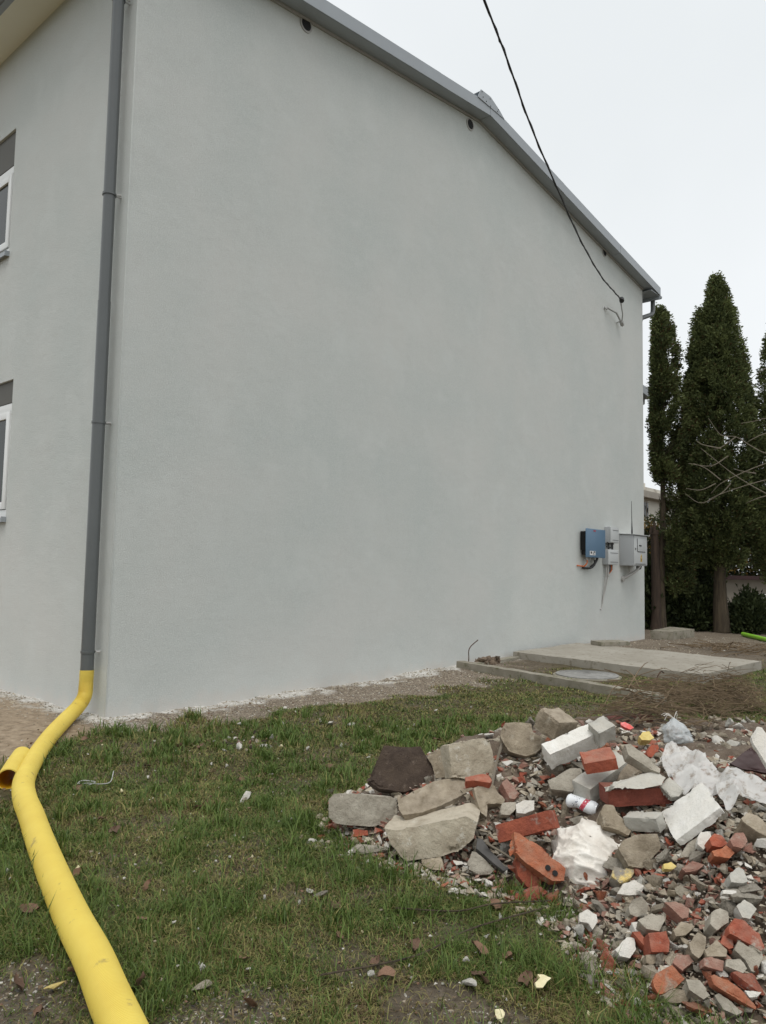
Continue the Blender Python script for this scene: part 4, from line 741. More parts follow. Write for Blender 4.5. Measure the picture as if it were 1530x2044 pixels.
MB().box((0, -CD, 0), (CW, -.004, CHh), .004).build('body', MT['cabinet'], cbn)
MB().prism([(-.02, -CD-.05, CHh+.002), (CW+.06, -CD-.05, CHh+.002), (CW+.06, -CD-.05, CHh+.014), (-.02, -CD-.05, CHh+.014)], (0, CD+.045, .02)).build('rain_lid', MT['cabinet_light'], cbn)
dr = MB().box((.02, -CD-.014, .02), (CW-.02, -CD-.002, CHh-.02), .003).build('door', MT['cabinet_light'], cbn)
MB().box((.18, -CD-.024, .30), (.58, -CD-.016, .57), .003).build('hatch', MT['cabinet_light'], dr)
MB().box((.19, -CD-.021, .288), (.59, -CD-.0145, .299)).box((.165, -CD-.021, .30), (.177, -CD-.0145, .57)).box((.08, -CD-.02, .035), (.6, -CD-.0145, .042)).build('painted_gap_shade', MT['print'], dr)  # dark strips laid on the door, painting shade around the hatch
MB().box((.25, -CD-.032, .41), (.36, -CD-.0245, .435)).build('latch', MT['black'], dr); MB().box((.07, -CD-.02, .33), (.10, -CD-.0145, .37)).build('lock', MT['black'], dr)
wsn = MB().prism([(.335, -CD-.0148, .175), (.425, -CD-.0148, .175), (.38, -CD-.0148, .25)], (0, -.002, 0)).box((.335, -CD-.0168, .085), (.425, -CD-.0148, .165)).build('warning_sign', MT['warn'], dr)
MB().prism([(.372, -CD-.017, .23), (.385, -CD-.017, .205), (.377, -CD-.017, .207), (.384, -CD-.017, .182), (.392, -CD-.017, .212), (.383, -CD-.017, .211)], (0, -.0015, 0)).box((.345, -CD-.0186, .14), (.415, -CD-.017, .148)).box((.345, -CD-.0186, .12), (.40, -CD-.017, .128)).box((.345, -CD-.0186, .10), (.41, -CD-.017, .108)).build('warning_print', MT['print'], wsn)
MB().tube([(.18, -.2, CHh), (.18, -.2, CHh+.06), (.175, -.2, CHh+.3), (.16, -.2, CHh+.72)], [.02, .018, .008, .004], 8).build('antenna', MT['black'], cbn)
MB().tube(catmull([(.55, -.2, .01), (.45, -.18, -.1), (.2, -.06, -.24), (.12, -.02, -.27)], 6), .03, 10).tube([(.28, -.12, .01), (.28, -.12, -.14)], .035, 10).tube([(.12, -.005, -.28), (.12, -.05, -.28)], .06, 10).build('conduit', MT['greyplastic'], cbn)
MB().tube(catmull([(.62, -.22, .01), (.61, -.2, -.06), (.55, -.15, -.06), (.54, -.15, 0)], 5), .012, 8).build('black_cable', MT['black'], cbn)

# ------------------------------------------------------------------ yellow corrugated drain hose
def hose(name, pts, r, pitch, label, cat, n=26, lip=False):
    P = catmull(pts, 40); acc = [0]
    for a, b in zip(P, P[1:]): acc.append(acc[-1]+(b-a).length)
    T = acc[-1]; k = int(T/pitch*4); Q = []; rr = []; j = 0
    for i in range(k+1):
        s = T*i/k
        while j < len(acc)-2 and acc[j+1] < s: j += 1
        f = (s-acc[j])/max(acc[j+1]-acc[j], 1e-9); Q.append(P[j].lerp(P[j+1], f)); rr.append(r+(.0022 if i % 4 < 2 else -.0022))
    return MB().tube(Q, rr, n, cap=False), Q
HP = [(dp[0], dp[1], .44), (dp[0]-.005, dp[1]-.005, .32), (-.15, .12, .21), (-.24, .06, .13), (-.42, -.10, .075), (-.753, -.535, .062), (-1.072, -1.006, .062), (-1.328, -1.412, .062), (-1.53, -1.77, .062), (-1.672, -2.11, .062), (-1.775, -2.423, .062), (-1.866, -2.687, .062), (-1.954, -2.95, .062), (-2.086, -3.358, .062), (-2.212, -3.765, .062), (-2.303, -4.09, .062), (-2.39, -4.355, .062), (-2.5, -4.70, .062), (-2.66, -5.15, .062), (-2.9, -5.6, .062)]
hb, hq = hose('h', HP, .0635, .0085, '', '')
hoseo = hb.build('drain_hose', MT['yellow'], label='long yellow corrugated drain hose winding from the downpipe across the lawn', cat='hose')
hb2, hq2 = hose('h', [(-1.577, -1.644, .066), (-1.42, -1.38, .066), (-1.26, -1.12, .066)], .0635, .0085, '', '')
stub = hb2.build('drain_hose', MT['yellow'], label='short yellow hose offcut with its open end towards the viewer', cat='hose')
hb3 = MB().tube([(-1.577, -1.644, .066), (-1.42, -1.38, .066), (-1.26, -1.12, .066)], .0585, 24, cap=False); hb3.build('inner_face', MT['yellow_in'], stub)
rm = MB(); dv = Vector((-.157, -.264, 0)).normalized(); c_ = Vector((-1.577, -1.644, .066))
a_ = Vector((-dv.y, dv.x, 0)); bz = Vector((0, 0, 1)); n = 26
o_ = [rm.bm.verts.new(c_+(a_*math.cos(2*math.pi*i/n)+bz*math.sin(2*math.pi*i/n))*.064) for i in range(n)]
i_ = [rm.bm.verts.new(c_+(a_*math.cos(2*math.pi*i/n)+bz*math.sin(2*math.pi*i/n))*.059) for i in range(n)]
for i in range(n): rm.bm.faces.new((o_[i], o_[(i+1) % n], i_[(i+1) % n], i_[i]))
rm.build('rim', MT['yellow'], stub)

# ------------------------------------------------------------------ concrete slab, kerb, manhole
def rough_prism(poly, ext, name, m, seed, voxel, amp, chip=.0, smooth=2, freq=9, **kw):
    c = sum((Vector(p) for p in poly), Vector())/len(poly)
    me = roughen(MB().prism([Vector(p)-c for p in poly], ext).mesh(name), seed, 6 if name in ('concrete_slab', 'kerb_stone') else 5, amp, chip, 0, freq)
    return tag(link(name, me, m, None, c), **kw)
sl_ = rough_prism([(7.05, -.12, -.05), (6.62, -3.26, -.05), (8.98, -3.38, -.05), (9.2, -1.9, -.05), (9.35, -.12, -.05)], (0, 0, .19), 'concrete_slab', MT['slab_concrete'], 3, .05, .006, .02, 1, 3, label='large flat concrete slab beside the gable wall', cat='slab')
rough_prism([(5.40, -.17, -.05), (4.60, -3.45, -.05), (4.76, -3.48, -.05), (5.56, -.20, -.05)], (0, 0, .17), 'kerb_stone', MT['kerb'], 4, .035, .007, .02, 2, 4, label='long concrete kerb edge running from the wall towards the rubble', cat='kerb')
rough_prism([(5.56, -.19, -.05), (5.60, -.34, -.05), (7.0, -.30, -.05), (7.02, -.15, -.05)], (0, 0, .12), 'kerb_stone', MT['kerb'], 5, .035, .008, .02, 2, 4, label='short mortar covered kerb lying along the wall base', cat='kerb')
mh = empty('manhole', (6.06, -1.90, .0), 'round grey manhole cover set in the grass between kerb and slab', 'manhole')
MB().tube([(0,0,-.04), (0,0,.030), (0,0,.036)], [.46, .46, .45], 40).build('ring', MT['kerb'], mh)
MB().tube([(0,0,.0365), (0,0,.050), (0,0,.055)], [.42, .42, .41], 40).build('cover', MT['iron'], mh)
md_ = MB()
for i in range(5): md_.tube([(0,0,.0555), (0,0,.059)], [.08*i+.06, .08*i+.05], 36, cap=False)
md_.build('cover_ribs', MT['iron'], mh)
rough_prism([(9.0, -.75, .145), (9.55, -1.05, .145), (9.75, -.75, .145), (9.2, -.45, .145)], (0, 0, .07), 'paving_slab', MT['kerb'], 8, .03, .004, label='small grey paver lying loose on the far end of the concrete slab', cat='paving slab')
rough_prism([(9.55, -.02, .02), (9.7, -.25, .02), (10.1, -.2, .02), (10.3, -.03, .02)], (0, 0, .06), 'board_scrap', MT['concrete_grey'], 9, .03, .006, label='pale board scrap lying against the wall base past the slab', cat='board')
rough_prism([(13.0, -.05, -.02), (13.15, -.5, -.02), (14.4, -.55, -.02), (14.6, .1, -.02)], (0, 0, .2), 'concrete_step', MT['kerb'], 10, .05, .01, .02, label='low worn concrete edging at the far house corner', cat='edging')
rough_prism([(5.85, -.18, .0), (5.9, -.34, .0), (6.3, -.36, .0), (6.25, -.14, .0)], (0, 0, .11), 'earth_clod', MT['clod'], 11, .02, .05, .08, label='brown earth clod on the kerb end at the wall', cat='clod')
MB().tube(catmull([(5.50, -.30, 0), (5.52, -.31, .14), (5.55, -.3, .3), (5.68, -.36, .42)], 8), .008, 6).build('steel_rod', MT['rust'], label='thin rusty rod standing bent beside the kerb end', cat='rod')
MB().tube(catmull([(5.62, -3.05, 0), (5.58, -3.05, .14), (5.64, -3.08, .24), (5.7, -3.1, .22)], 8), .008, 6).build('steel_rod', MT['rust'], label='short hooked rusty rod in front of the slab', cat='rod')

# ------------------------------------------------------------------ rubble: the pieces one can tell apart
HERO = []
for i, (nm, lab, cat, m, c, poly, ext, tap) in enumerate(PRISMS):
    c = Vector(c); e = Vector(ext); P = [Vector(p) for p in poly]
    ctr = sum(P, Vector())/len(P)
    b = MB(); A = [b.bm.verts.new(p) for p in P]; B = [b.bm.verts.new(ctr+(p-ctr)*tap+e) for p in P]
    b.bm.faces.new(A); b.bm.faces.new(B[::-1])
    for k in range(len(A)): b.bm.faces.new((A[k], B[k], B[(k+1) % len(A)], A[(k+1) % len(A)]))
    sz = max((p-ctr).length for p in P)*2
    brk = 'brick' in nm or 'tile' in nm
    me = roughen(b.mesh(nm), i+1, 5 if sz > .11 else 4, sz*.013+.0005, sz*.05, 0, 3.2/max(sz, .05), 0 if sz > .2 or brk or any(k in cat for k in ('slab', 'block', 'tile', 'board', 'bar', 'sliver')) else sz*.03)
    mm_ = MT[m]
    o = tag(link(nm, me, mm_, None, c), lab, cat); HERO.append((c, sz*.5))
    if nm == 'perforated_brick':
        u_ = (P[5]-P[3]).normalized()
        nrm = -e.normalized()
        for k, s_ in enumerate((.66, .90)):
            cc = (P[3]*.4+P[8]*.6).lerp(P[5]*.4+P[7]*.6, s_)
            MB().tube([cc+nrm*.004, cc+nrm*.0075], .0125, 14).build('hole', MT['dark'], o)  # black discs on the face paint the shade inside the holes
for i, (nm, lab, cat, m, c, Mx, dims) in enumerate(BOXES):
    Mr = Matrix(Mx); hd = [d/2 for d in dims]
    b = MB().box([-x for x in hd], hd)
    for v in b.bm.verts: v.co = Mr @ v.co
    sz = max(dims)
    amp = .0012 if nm in ('brick', 'paving_block') else .0028
    me = roughen(b.mesh(nm), i+101, 5, amp, .014 if nm != 'brick' else .008, 0, 16)
    o = tag(link(nm, me, MT[m], None, Vector(c)), lab, cat); HERO.append((Vector(c), sz*.45))

# small loose pieces: chunk shapes shared between alike pieces
def chunk(seed, flat, n=11, bev=True):
    r = np.random.RandomState(seed); p = r.randn(n, 3); p /= np.linalg.norm(p, axis=1)[:, None]; p *= r.uniform(.72, 1.1, (n, 1)); p[:, 2] *= flat; p[:, 0] *= r.uniform(1.0, 1.5)
    bm = bmesh.new(); 
    for q_ in p: bm.verts.new(q_*.5)
    h = bmesh.ops.convex_hull(bm, input=bm.verts[:]); bmesh.ops.delete(bm, geom=[g for g in h['geom_interior'] if isinstance(g, bmesh.types.BMVert)], context='VERTS')
    if bev: bmesh.ops.bevel(bm, geom=bm.edges[:], offset=.018, segments=1, affect='EDGES')
    me = bpy.data.meshes.new('rubble_piece'); bm.to_mesh(me); bm.free(); return me
CK = {}; CG = {}
def chunk_mesh(k, m):
    if (k, m) not in CK:
        if k not in CG: CG[k] = roughen(chunk(k, (.5, .65, .8, .4)[k % 4], 8+k % 5, False), 300+k, 4, .045, .10, 0, 2.6, .10, 0)
        me = CG[k].copy(); me.materials.append(MT[m]); me.name = 'rubble_piece'; CK[(k, m)] = me
    return CK[(k, m)]
KINDS = [('brick_chip', 'brick chip', 'brick chips in the rubble', (('brick_red', 'red'), ('brick_dusty', 'dusty pink'), ('brick_orange', 'orange'))),
         ('concrete_chip', 'concrete chip', 'concrete chips in the rubble', (('concrete_grey', 'grey'), ('concrete_tan', 'tan'), ('concrete_pale', 'pale beige'))),
         ('plaster_chip', 'plaster chip', 'plaster chips in the rubble', (('plaster_white', 'white'), ('concrete_light', 'light grey'), ('plaster_white', 'white')))]
def add_chip(x, y, z, size, kind=None):
    r = rng.rand()
    if kind is None: kind = 0 if r < .27 else 1 if r < .88 else 2
    nm, cat, grp, ms = KINDS[kind]; mk, cw = ms[rng.randint(3)]
    s_, d = (x-CX)*RX+(y-CY)*RY, (x-CX)*FX+(y-CY)*FY
    where = 'low at the grassy front corner of the pile' if d < 3.0 else 'in the loose rubble at the right' if d < 3.75 and s_ > .75 else 'wedged between the bigger blocks of the pile'
    sz = 'fist sized' if size > .085 else 'small' if size > .055 else 'tiny'
    o = bpy.data.objects.new(nm, chunk_mesh(rng.randint(12), mk)); COL.objects.link(o)
    o.location = (x, y, z); o.scale = (size, size, size); o.rotation_euler = (rng.randn()*.6, rng.randn()*.6, rng.rand()*6.28)
    return tag(o, f'{sz} {cw} {cat} {where}', cat, grp)
def from_sd(s, d): return CX+s*RX+d*FX, CY+s*RY+d*FY
cnt = 0; placed = []
tries = 0
while cnt < 470 and tries < 30000:
    tries += 1
    if rng.rand() < .78: d = rng.uniform(2.5, 3.75); s = rng.uniform(.72, .62*d+.05)
    else: d = rng.uniform(3.6, 5.3); s = rng.uniform(.0, .55*d)
    x, y = from_sd(s, d)
    v = float(pile_sd(x, y))
    if v < -.06: continue
    size = float(np.clip(.066*math.exp(rng.randn()*.36), .034, .12))*(1.0 if v > .1 else .8)
    if any((x-a)**2+(y-b)**2 < ((size+s2)*.25)**2 for a, b, s2 in placed): continue
    h = ph(x, y)
    bad = False
    for c, rr in HERO:
        if (x-c.x)**2+(y-c.y)**2 < (rr*.55+size*.1)**2: bad = True; break
    if bad: continue
    placed.append((x, y, size)); add_chip(x, y, h+size*.16+rng.rand()*.012, size); cnt += 1
# fill below and between: too many to count
def stuff_chips(name, n, sampler, smin, smax, mats, label):
    base = [chunk(40+i, .6, 8, False) for i in range(6)]
    geo = []
    for b in base:
        V = np.empty(len(b.vertices)*3, np.float32); b.vertices.foreach_get('co', V); geo.append((V.reshape(-1, 3), [list(p.vertices) for p in b.polygons]))
    VV, FF, MI = [], [], []; off = 0
    for i in range(n):
        x, y, z, sc = sampler()
        if x is None: continue
        V, Fs = geo[rng.randint(6)]; s_ = sc*rng.uniform(smin, smax)
        e = Matrix.Rotation(rng.rand()*6.28, 3, 'Z') @ Matrix.Rotation(rng.randn()*.6, 3, 'X')
        VV.append(V @ np.array(e).T*s_+[x, y, z+s_*.1]); mi = rng.randint(len(mats))
        FF += [[k+off for k in f] for f in Fs]; MI += [mi]*len(Fs); off += len(V)
    me = bpy.data.meshes.new(name); me.from_pydata(np.concatenate(VV).tolist(), [], FF)
    for m in mats: me.materials.append(MT[m])
    me.polygons.foreach_set('material_index', np.array(MI, np.int32)); me.update()
    for b in base: bpy.data.meshes.remove(b)
    return tag(link(name, me), label=label, kind='stuff')
def samp_pile():
    d = rng.uniform(2.4, 5.0) if rng.rand() < .30 else rng.uniform(2.4, 4.3); s = rng.uniform(-.45, .62*d+.1) if rng.rand() < .72 else rng.uniform(.5*d, 1.1*d+.8); x, y = from_sd(s, d)
    if float(pile_sd(x, y)) < -.10: return None, 0, 0, 0
    return x, y, ph(x, y)+rng.uniform(-.005, .012), min(1.4, d/3)
stuff_chips('rubble_grit', 14500, samp_pile, .014, .050, ['concrete_grey', 'concrete_tan', 'brick_red', 'concrete_tan', 'concrete_grey', 'brick_dusty', 'plaster_white', 'concrete_pale'], 'fine rubble and grit filling the pile between the bigger pieces')
# chips carrying the raised pieces
for c, rr in HERO[:36]+HERO[-10:]:
    h = ph(c.x, c.y)
    if c.z-h < .10 or rr < .07: continue
    for k in range(4):
        x = c.x+rng.randn()*rr*.35+FX*rr*.2; y = c.y+rng.randn()*rr*.35+FY*rr*.2; s_ = rng.uniform(.09, .13)
        add_chip(x, y, h+(c.z-h)*rng.uniform(.05, .45), s_, 1 if rng.rand() < .6 else 0)
# grit strips along the walls and gravel patches in the lawn
def samp_dust():
    d = rng.uniform(2.35, 4.2); s = rng.uniform(-.2, .62*d+.1); x, y = from_sd(s, d)
    if float(pile_sd(x, y)) < -.05: return None, 0, 0, 0
    return x, y, ph(x, y)+rng.uniform(-.003, .006), 1
stuff_chips('rubble_dust', 12000, samp_dust, .005, .014, ['concrete_tan', 'concrete_tan', 'concrete_grey', 'brick_dusty', 'concrete_pale'], 'sandy crumbs of mortar and brick between the pieces of the pile')
def samp_strip():
    if rng.rand() < .72: x = rng.uniform(-.3, 5.3) ; y = -abs(rng.rand()**1.3)*(.75+.16*max(0,x))-.02
    elif rng.rand() < .5: y = rng.uniform(-.2, 2.2); x = -abs(rng.randn())*.25-.02
    else: x = rng.uniform(8.5, 14.5); y = rng.uniform(-2.2, -.05)
    return x, y, gz(x, y)-.002, min(1.6, .5+math.hypot(x-CX, y-CY)/14)
stuff_chips('wall_grit', 7000, samp_strip, .007, .026, ['concrete_light', 'concrete_pale', 'concrete_tan', 'concrete_grey', 'concrete_tan', 'concrete_pale'], 'mortar crumbs and gravel strewn along the base of the walls')
def samp_lawn():
    d = 2.2+6*rng.rand()**1.3; s = rng.uniform(-.55, .52)*d; x, y = from_sd(s, d)
    if float(pile_sd(x, y)) > 0 or y > -.2: return None, 0, 0, 0
    return x, y, gz(x, y)+rng.uniform(.0, .02), .6+d/6
stuff_chips('lawn_litter', 3200, samp_lawn, .005, .016, ['straw', 'leaf_dry', 'concrete_tan', 'straw', 'leaf_dry', 'concrete_light'], 'crumbs of dead leaf, straw and mortar trodden into the lawn')
def samp_bare():
    b = BARE[rng.randint(4) if rng.rand() < .6 else rng.randint(len(BARE))]; x = b[0]+rng.randn()*b[2]*.6; y = b[1]+rng.randn()*b[2]*.6
    return x, y, gz(x, y)-.002, 1
stuff_chips('gravel', 9000, samp_bare, .004, .018, ['concrete_grey', 'concrete_grey', 'concrete_tan', 'slate', 'slate', 'concrete_light', 'straw'], 'grey gravel showing through bare patches of the lawn')

# crumpled white plaster sack
def blob(name, center, rx, ry, h, m, seed, n=150, k=46, amp=.04, **kw):
    V, F_ = [], []
    for i in range(k+1):
        t = i/k
        for j in range(n):
            a = 2*math.pi*j/n; rr = math.cos(t*math.pi/2)**.9
            w_ = 1+.34*noise.noise(Vector((math.cos(a)*1.7, math.sin(a)*1.7, seed)))
            p = Vector((math.cos(a)*rx*rr*w_, math.sin(a)*ry*rr*w_, h*math.sin(t*math.pi/2)))
            q_ = p*1.0+Vector((seed, seed*2, 0))
            q3 = Vector((q_.x*1.15+q_.z*.4, q_.y*.75+noise.noise(q_*4)*.06, q_.z*.9)); rid = (1-abs(noise.noise(q3*9)))**4*.62+(1-abs(noise.noise(q3*19)))**5*.34+(1-abs(noise.noise(q3*40)))**4*.08+noise.noise(q_*5)*.6
            p += Vector((math.cos(a)*.5, math.sin(a)*.5, .9)).normalized()*(rid-.45)*amp
            V.append(p)
    for i in range(k):
        for j in range(n): F_.append((i*n+j, i*n+(j+1) % n, (i+1)*n+(j+1) % n, (i+1)*n+j))
    F_.append([k*n+j for j in range(n)])
    me = mesh_np(name, V, F_, True)
    return tag(link(name, me, m, None, center), **kw)
lc = Vector(LUMP[0]); ang = math.atan2(RY, RX)
sack = blob('plaster_sack', (lc.x+.02, lc.y-.01, max(0, lc.z)-.03), .205, .175, .15, mat('sack_white', (.80,.77,.71), (.66,.61,.54), 9, .8, .6, 45, c3=(.50,.45,.38), spot=30, spotamt=.38, bdist=.01), 3.3, amp=.034, label='crumpled white plaster heap sagging over the front of the pile below the can', cat='plaster heap')
sack.rotation_euler = (.32*FY*0, 0, ang)
sack.rotation_euler = Matrix.Rotation(R_(24), 3, Vector((RX, RY, 0))).to_euler(); 

# white plastic sheet draped over the rubble, with its twisted bluish end standing up
SV = [Vector(p) for p in SHEET]
def sheet():
    P2 = [Vector((p.x, p.y)) for p in SV]; n = len(P2); dense = []
    for i in range(n):
        a, b = P2[i], P2[(i+1) % n]; k = max(1, int((b-a).length/.02))
        for t in range(k): dense.append(a.lerp(b, t/k))
    x0 = min(p.x for p in dense); x1 = max(p.x for p in dense); y0 = min(p.y for p in dense); y1 = max(p.y for p in dense)
    def inside(p):
        c = False; j = n-1
        for i in range(n):
            if (P2[i].y > p.y) != (P2[j].y > p.y) and p.x < (P2[j].x-P2[i].x)*(p.y-P2[i].y)/(P2[j].y-P2[i].y)+P2[i].x: c = not c
            j = i
        return c
    pts = list(dense); s_ = .011; x = x0
    while x < x1:
        y = y0
        while y < y1:
            p = Vector((x+rng.uniform(-.003, .003), y+rng.uniform(-.003, .003)))
            if inside(p) and min((p-d_).length for d_ in dense[::2]) > .009: pts.append(p)
            y += s_
        x += s_
    m_ = len(dense)
    v, e, f, *_ = delaunay_2d_cdt(pts, [(i, (i+1) % m_) for i in range(m_)], [], 1, 1e-5)
    out = []
    for p in v:
        q_ = Vector((p.x, p.y, .3))
        w_ = (1-abs(noise.noise(q_*6)))**5*.055+(1-abs(noise.noise(q_*15+Vector((3, 1, 2)))))**4*.022+noise.noise(q_*3.5)*.04+(1-abs(noise.noise(q_*33)))**3*.009
        out.append((p.x, p.y, ph(p.x, p.y)+.055+w_))
    return out, [list(t) for t in f]
vs_, fs_ = sheet()
def plastic(name, col, alpha=.25):
    m = mat(name, col, tuple(c*.93 for c in col), 12, .32, .35, 40, c3=(.40,.34,.28), spot=26, spotamt=.47, bdist=.012)
    n = m.node_tree.nodes; L = m.node_tree.links; b = n['Principled BSDF']
    tr = n.new('ShaderNodeBsdfTranslucent'); tr.inputs['Color'].default_value = (*col, 1)
    tp = n.new('ShaderNodeBsdfTransparent')
    a = n.new('ShaderNodeMixShader'); a.inputs[0].default_value = .3; L.new(b.outputs[0], a.inputs[1]); L.new(tr.outputs[0], a.inputs[2])
    c = n.new('ShaderNodeMixShader'); c.inputs[0].default_value = alpha; L.new(a.outputs[0], c.inputs[1]); L.new(tp.outputs[0], c.inputs[2])
    L.new(c.outputs[0], n['Material Output'].inputs['Surface']); return m
ps = tag(link('plastic_sheet', mesh_np('plastic_sheet', vs_, fs_, True), plastic('plastic_white', (.82,.81,.78), .16)), 'dirty white plastic sheet draped over the rubble with a twisted upright end', 'plastic sheet')
kn = Vector(SPOTS['knot'][0]); kz = ph(kn.x, kn.y)
V, F_ = [], []; n, k = 40, 26
for i in range(k+1):
    t = i/k; zz = -.03+t*.20
    r_ = float(np.interp(t, [0, .2, .45, .7, .9, 1], [.085, .055, .06, .05, .02, .008])); f_ = r_/.055
    for j in range(n):
        a = 2*math.pi*j/n; q_ = Vector((math.cos(a)*2+t*1.5, math.sin(a)*2, t*4))
        rid = ((1-abs(noise.noise(q_*1.6)))**3*.022+noise.noise(q_*.8)*.018+(1-abs(noise.noise(q_*3.7)))**4*.012)*f_-.006
        V.append(Vector((RX, RY, 0))*(math.cos(a)*(r_*1.2+rid)-.05*t+.025)+Vector((FX, FY, 0))*(math.sin(a)*(r_*.8+rid))+Vector((0, 0, zz)))
for i in range(k):
    for j in range(n): F_.append((i*n+j, i*n+(j+1) % n, (i+1)*n+(j+1) % n, (i+1)*n+j))
link('twisted_end', mesh_np('twisted_end', V, F_, True), plastic('plastic_blue', (.78,.82,.83), .28), ps, (kn.x-.02*RX, kn.y-.02*RY, kz-.005))
tl = MB()
for i in range(9):
    a = Vector((kn.x-.04*RX, kn.y-.04*RY, kz+.16)); d_ = Vector((RX, RY, 0))*rng.uniform(-.09, .03)+Vector((0, 0, rng.uniform(.01, .05)))+Vector((FX, FY, 0))*rng.randn()*.02
    tl.tube(catmull([a, a+d_*.5+Vector((0, 0, .008)), a+d_*.8+Vector((0, 0, -.004*i))], 4), .0017, 4)
tl.build('frayed_strands', MT['plaster_white'], ps)

# crushed beverage can
can = empty('beverage_can', SPOTS['can'][0], 'crushed white beverage can with red print lying in the rubble', 'can')
cp_ = Vector(SPOTS['can'][0]); can.location = (cp_.x, cp_.y, ph(cp_.x, cp_.y)+.055)
V, F_ = [], []; n, k = 40, 40; RC, LC = .033, .150
for i in range(k+1):
    t = i/k; x = (t-.5)*LC
    neck = 1 if .07 < t < .9 else (.80+.2*min(1, t/.07) if t <= .07 else .80+.2*(1-t)/.1)
    for j in range(n):
        a = 2*math.pi*j/n; rr = RC*neck
        crush = .42*math.exp(-((t-.34)/.14)**2)*max(0, math.cos(a-3.9))**1.2+.2*math.exp(-((t-.55)/.1)**2)*max(0, math.cos(a-5.4))
        rr *= (1-crush)*(1+.03*noise.noise(Vector((x*60, math.cos(a)*2, math.sin(a)*2))))
        V.append((x, rr*math.cos(a), rr*math.sin(a)))
for i in range(k):
    for j in range(n): F_.append((i*n+j, (i+1)*n+j, (i+1)*n+(j+1) % n, i*n+(j+1) % n))
F_.append([j for j in range(n)])
cm = mesh_np('body', V, F_, True)
def can_mat():
    m = mat('can_print', (.82,.84,.85), (.74,.77,.79), 40, .28, .15, 60, metal=.0); n = m.node_tree.nodes; L = m.node_tree.links; b = n['Principled BSDF']
    t = n.new('ShaderNodeTexCoord'); s_ = n.new('ShaderNodeSeparateXYZ'); L.new(t.outputs['Object'], s_.inputs[0])
    def mth(op, a, c=None):
        q_ = n.new('ShaderNodeMath'); q_.operation = op
        for i, v in ((0, a), (1, c)):
            if v is None: continue
            if isinstance(v, (int, float)): q_.inputs[i].default_value = v
            else: L.new(v, q_.inputs[i])
        return q_.outputs[0]
    # slanted red flash across the front
    dd = mth('ADD', s_.outputs['X'], mth('MULTIPLY', s_.outputs['Z'], -.45))
    band = mth('MULTIPLY', mth('GREATER_THAN', dd, .000), mth('LESS_THAN', dd, .024))
    wv = n.new('ShaderNodeTexNoise'); wv.inputs['Scale'].default_value = 130; L.new(t.outputs['Object'], wv.inputs['Vector'])
    fac = mth('MULTIPLY', band, mth('GREATER_THAN', wv.outputs['Fac'], .40))
    x = n.new('ShaderNodeMix'); x.data_type = 'RGBA'; x.inputs[7].default_value = (.50, .06, .09, 1); L.new(fac, x.inputs[0])
    src = b.inputs['Base Color'].links[0].from_socket; L.new(src, x.inputs[6])
    sm = mth('MULTIPLY', mth('MULTIPLY', mth('LESS_THAN', s_.outputs['X'], -.008), mth('GREATER_THAN', s_.outputs['X'], -.05)), mth('GREATER_THAN', wv.outputs['Fac'], .63))
    y = n.new('ShaderNodeMix'); y.data_type = 'RGBA'; y.inputs[7].default_value = (.12, .13, .2, 1); L.new(sm, y.inputs[0]); L.new(x.outputs[2], y.inputs[6]); L.new(y.outputs[2], b.inputs['Base Color'])
    return m
link('body', cm, can_mat(), can)
x1 = LC*.5
MB().tube([(x1-.004, 0, 0), (x1-.003, 0, 0)], .0262, 30).build('lid', MT['wire_grey'], can)
rimb = MB(); rimb.tube([(x1-.006, 0, 0), (x1, 0, 0), (x1+.002, 0, 0), (x1, 0, 0), (x1-.003, 0, 0)], [.0268, .0275, .0265, .0253, .025], 30, cap=False); rimb.build('rim', MT['can'], can)
MB().tube([(x1-.0028, .0, -.011), (x1-.002, 0, -.011)], .0085, 16).build('mouth_dark_disc', MT['dark'], can)  # black disc on the lid paints the dark inside of the can
MB().box((x1-.002, -.005, -.004), (x1+.001, .005, .013), .001).build('tab', MT['can'], can)
tx = (Vector((RX, RY, 0))*.80-Vector((FX, FY, 0))*.58+Vector((0, 0, -.12))).normalized(); tz = Vector((0, 0, 1)); tz = (tz-tx*tz.dot(tx)).normalized(); ty = tz.cross(tx)
can.rotation_euler = Matrix((tx, ty, tz)).transposed().to_euler()

# thin sticks in the pile
for i, (a, b, r_, lab) in enumerate([((-.33, -4.46, .30), (.02, -4.32, .50), .008, 'bare brown stick poking up at the left of the white painted block'),
    ((-.62, -4.62, .16), (-.52, -4.80, .05), .006, 'pale split lath lying across the dark slate shard'),
    ((-.37, -5.47, .2), (-.30, -5.45, .27), .004, 'thin white stick hanging from the white plaster flake'),
    ((-.52, -5.28, .15), (-.56, -5.50, .19), .009, 'flat grey lath lying in the loose rubble')]):
    MB().tube(catmull([a, [(p+q_)/2+.01*(k-1) for k, (p, q_) in enumerate(zip(a, b))], b], 5), r_, 6).build('stick', MT['twig'] if i != 2 else MT['plaster_white'], label=lab, cat='stick')
MB().tube([(SPOTS['claypipe'][0][0]-.15*RX, SPOTS['claypipe'][0][1]-.15*RY, .42), (SPOTS['claypipe'][0][0]+.16*RX, SPOTS['claypipe'][0][1]+.16*RY, .44)], .035, 16).build('clay_pipe', MT['clay'], label='short dull red clay pipe lying behind the white topped blocks', cat='pipe')

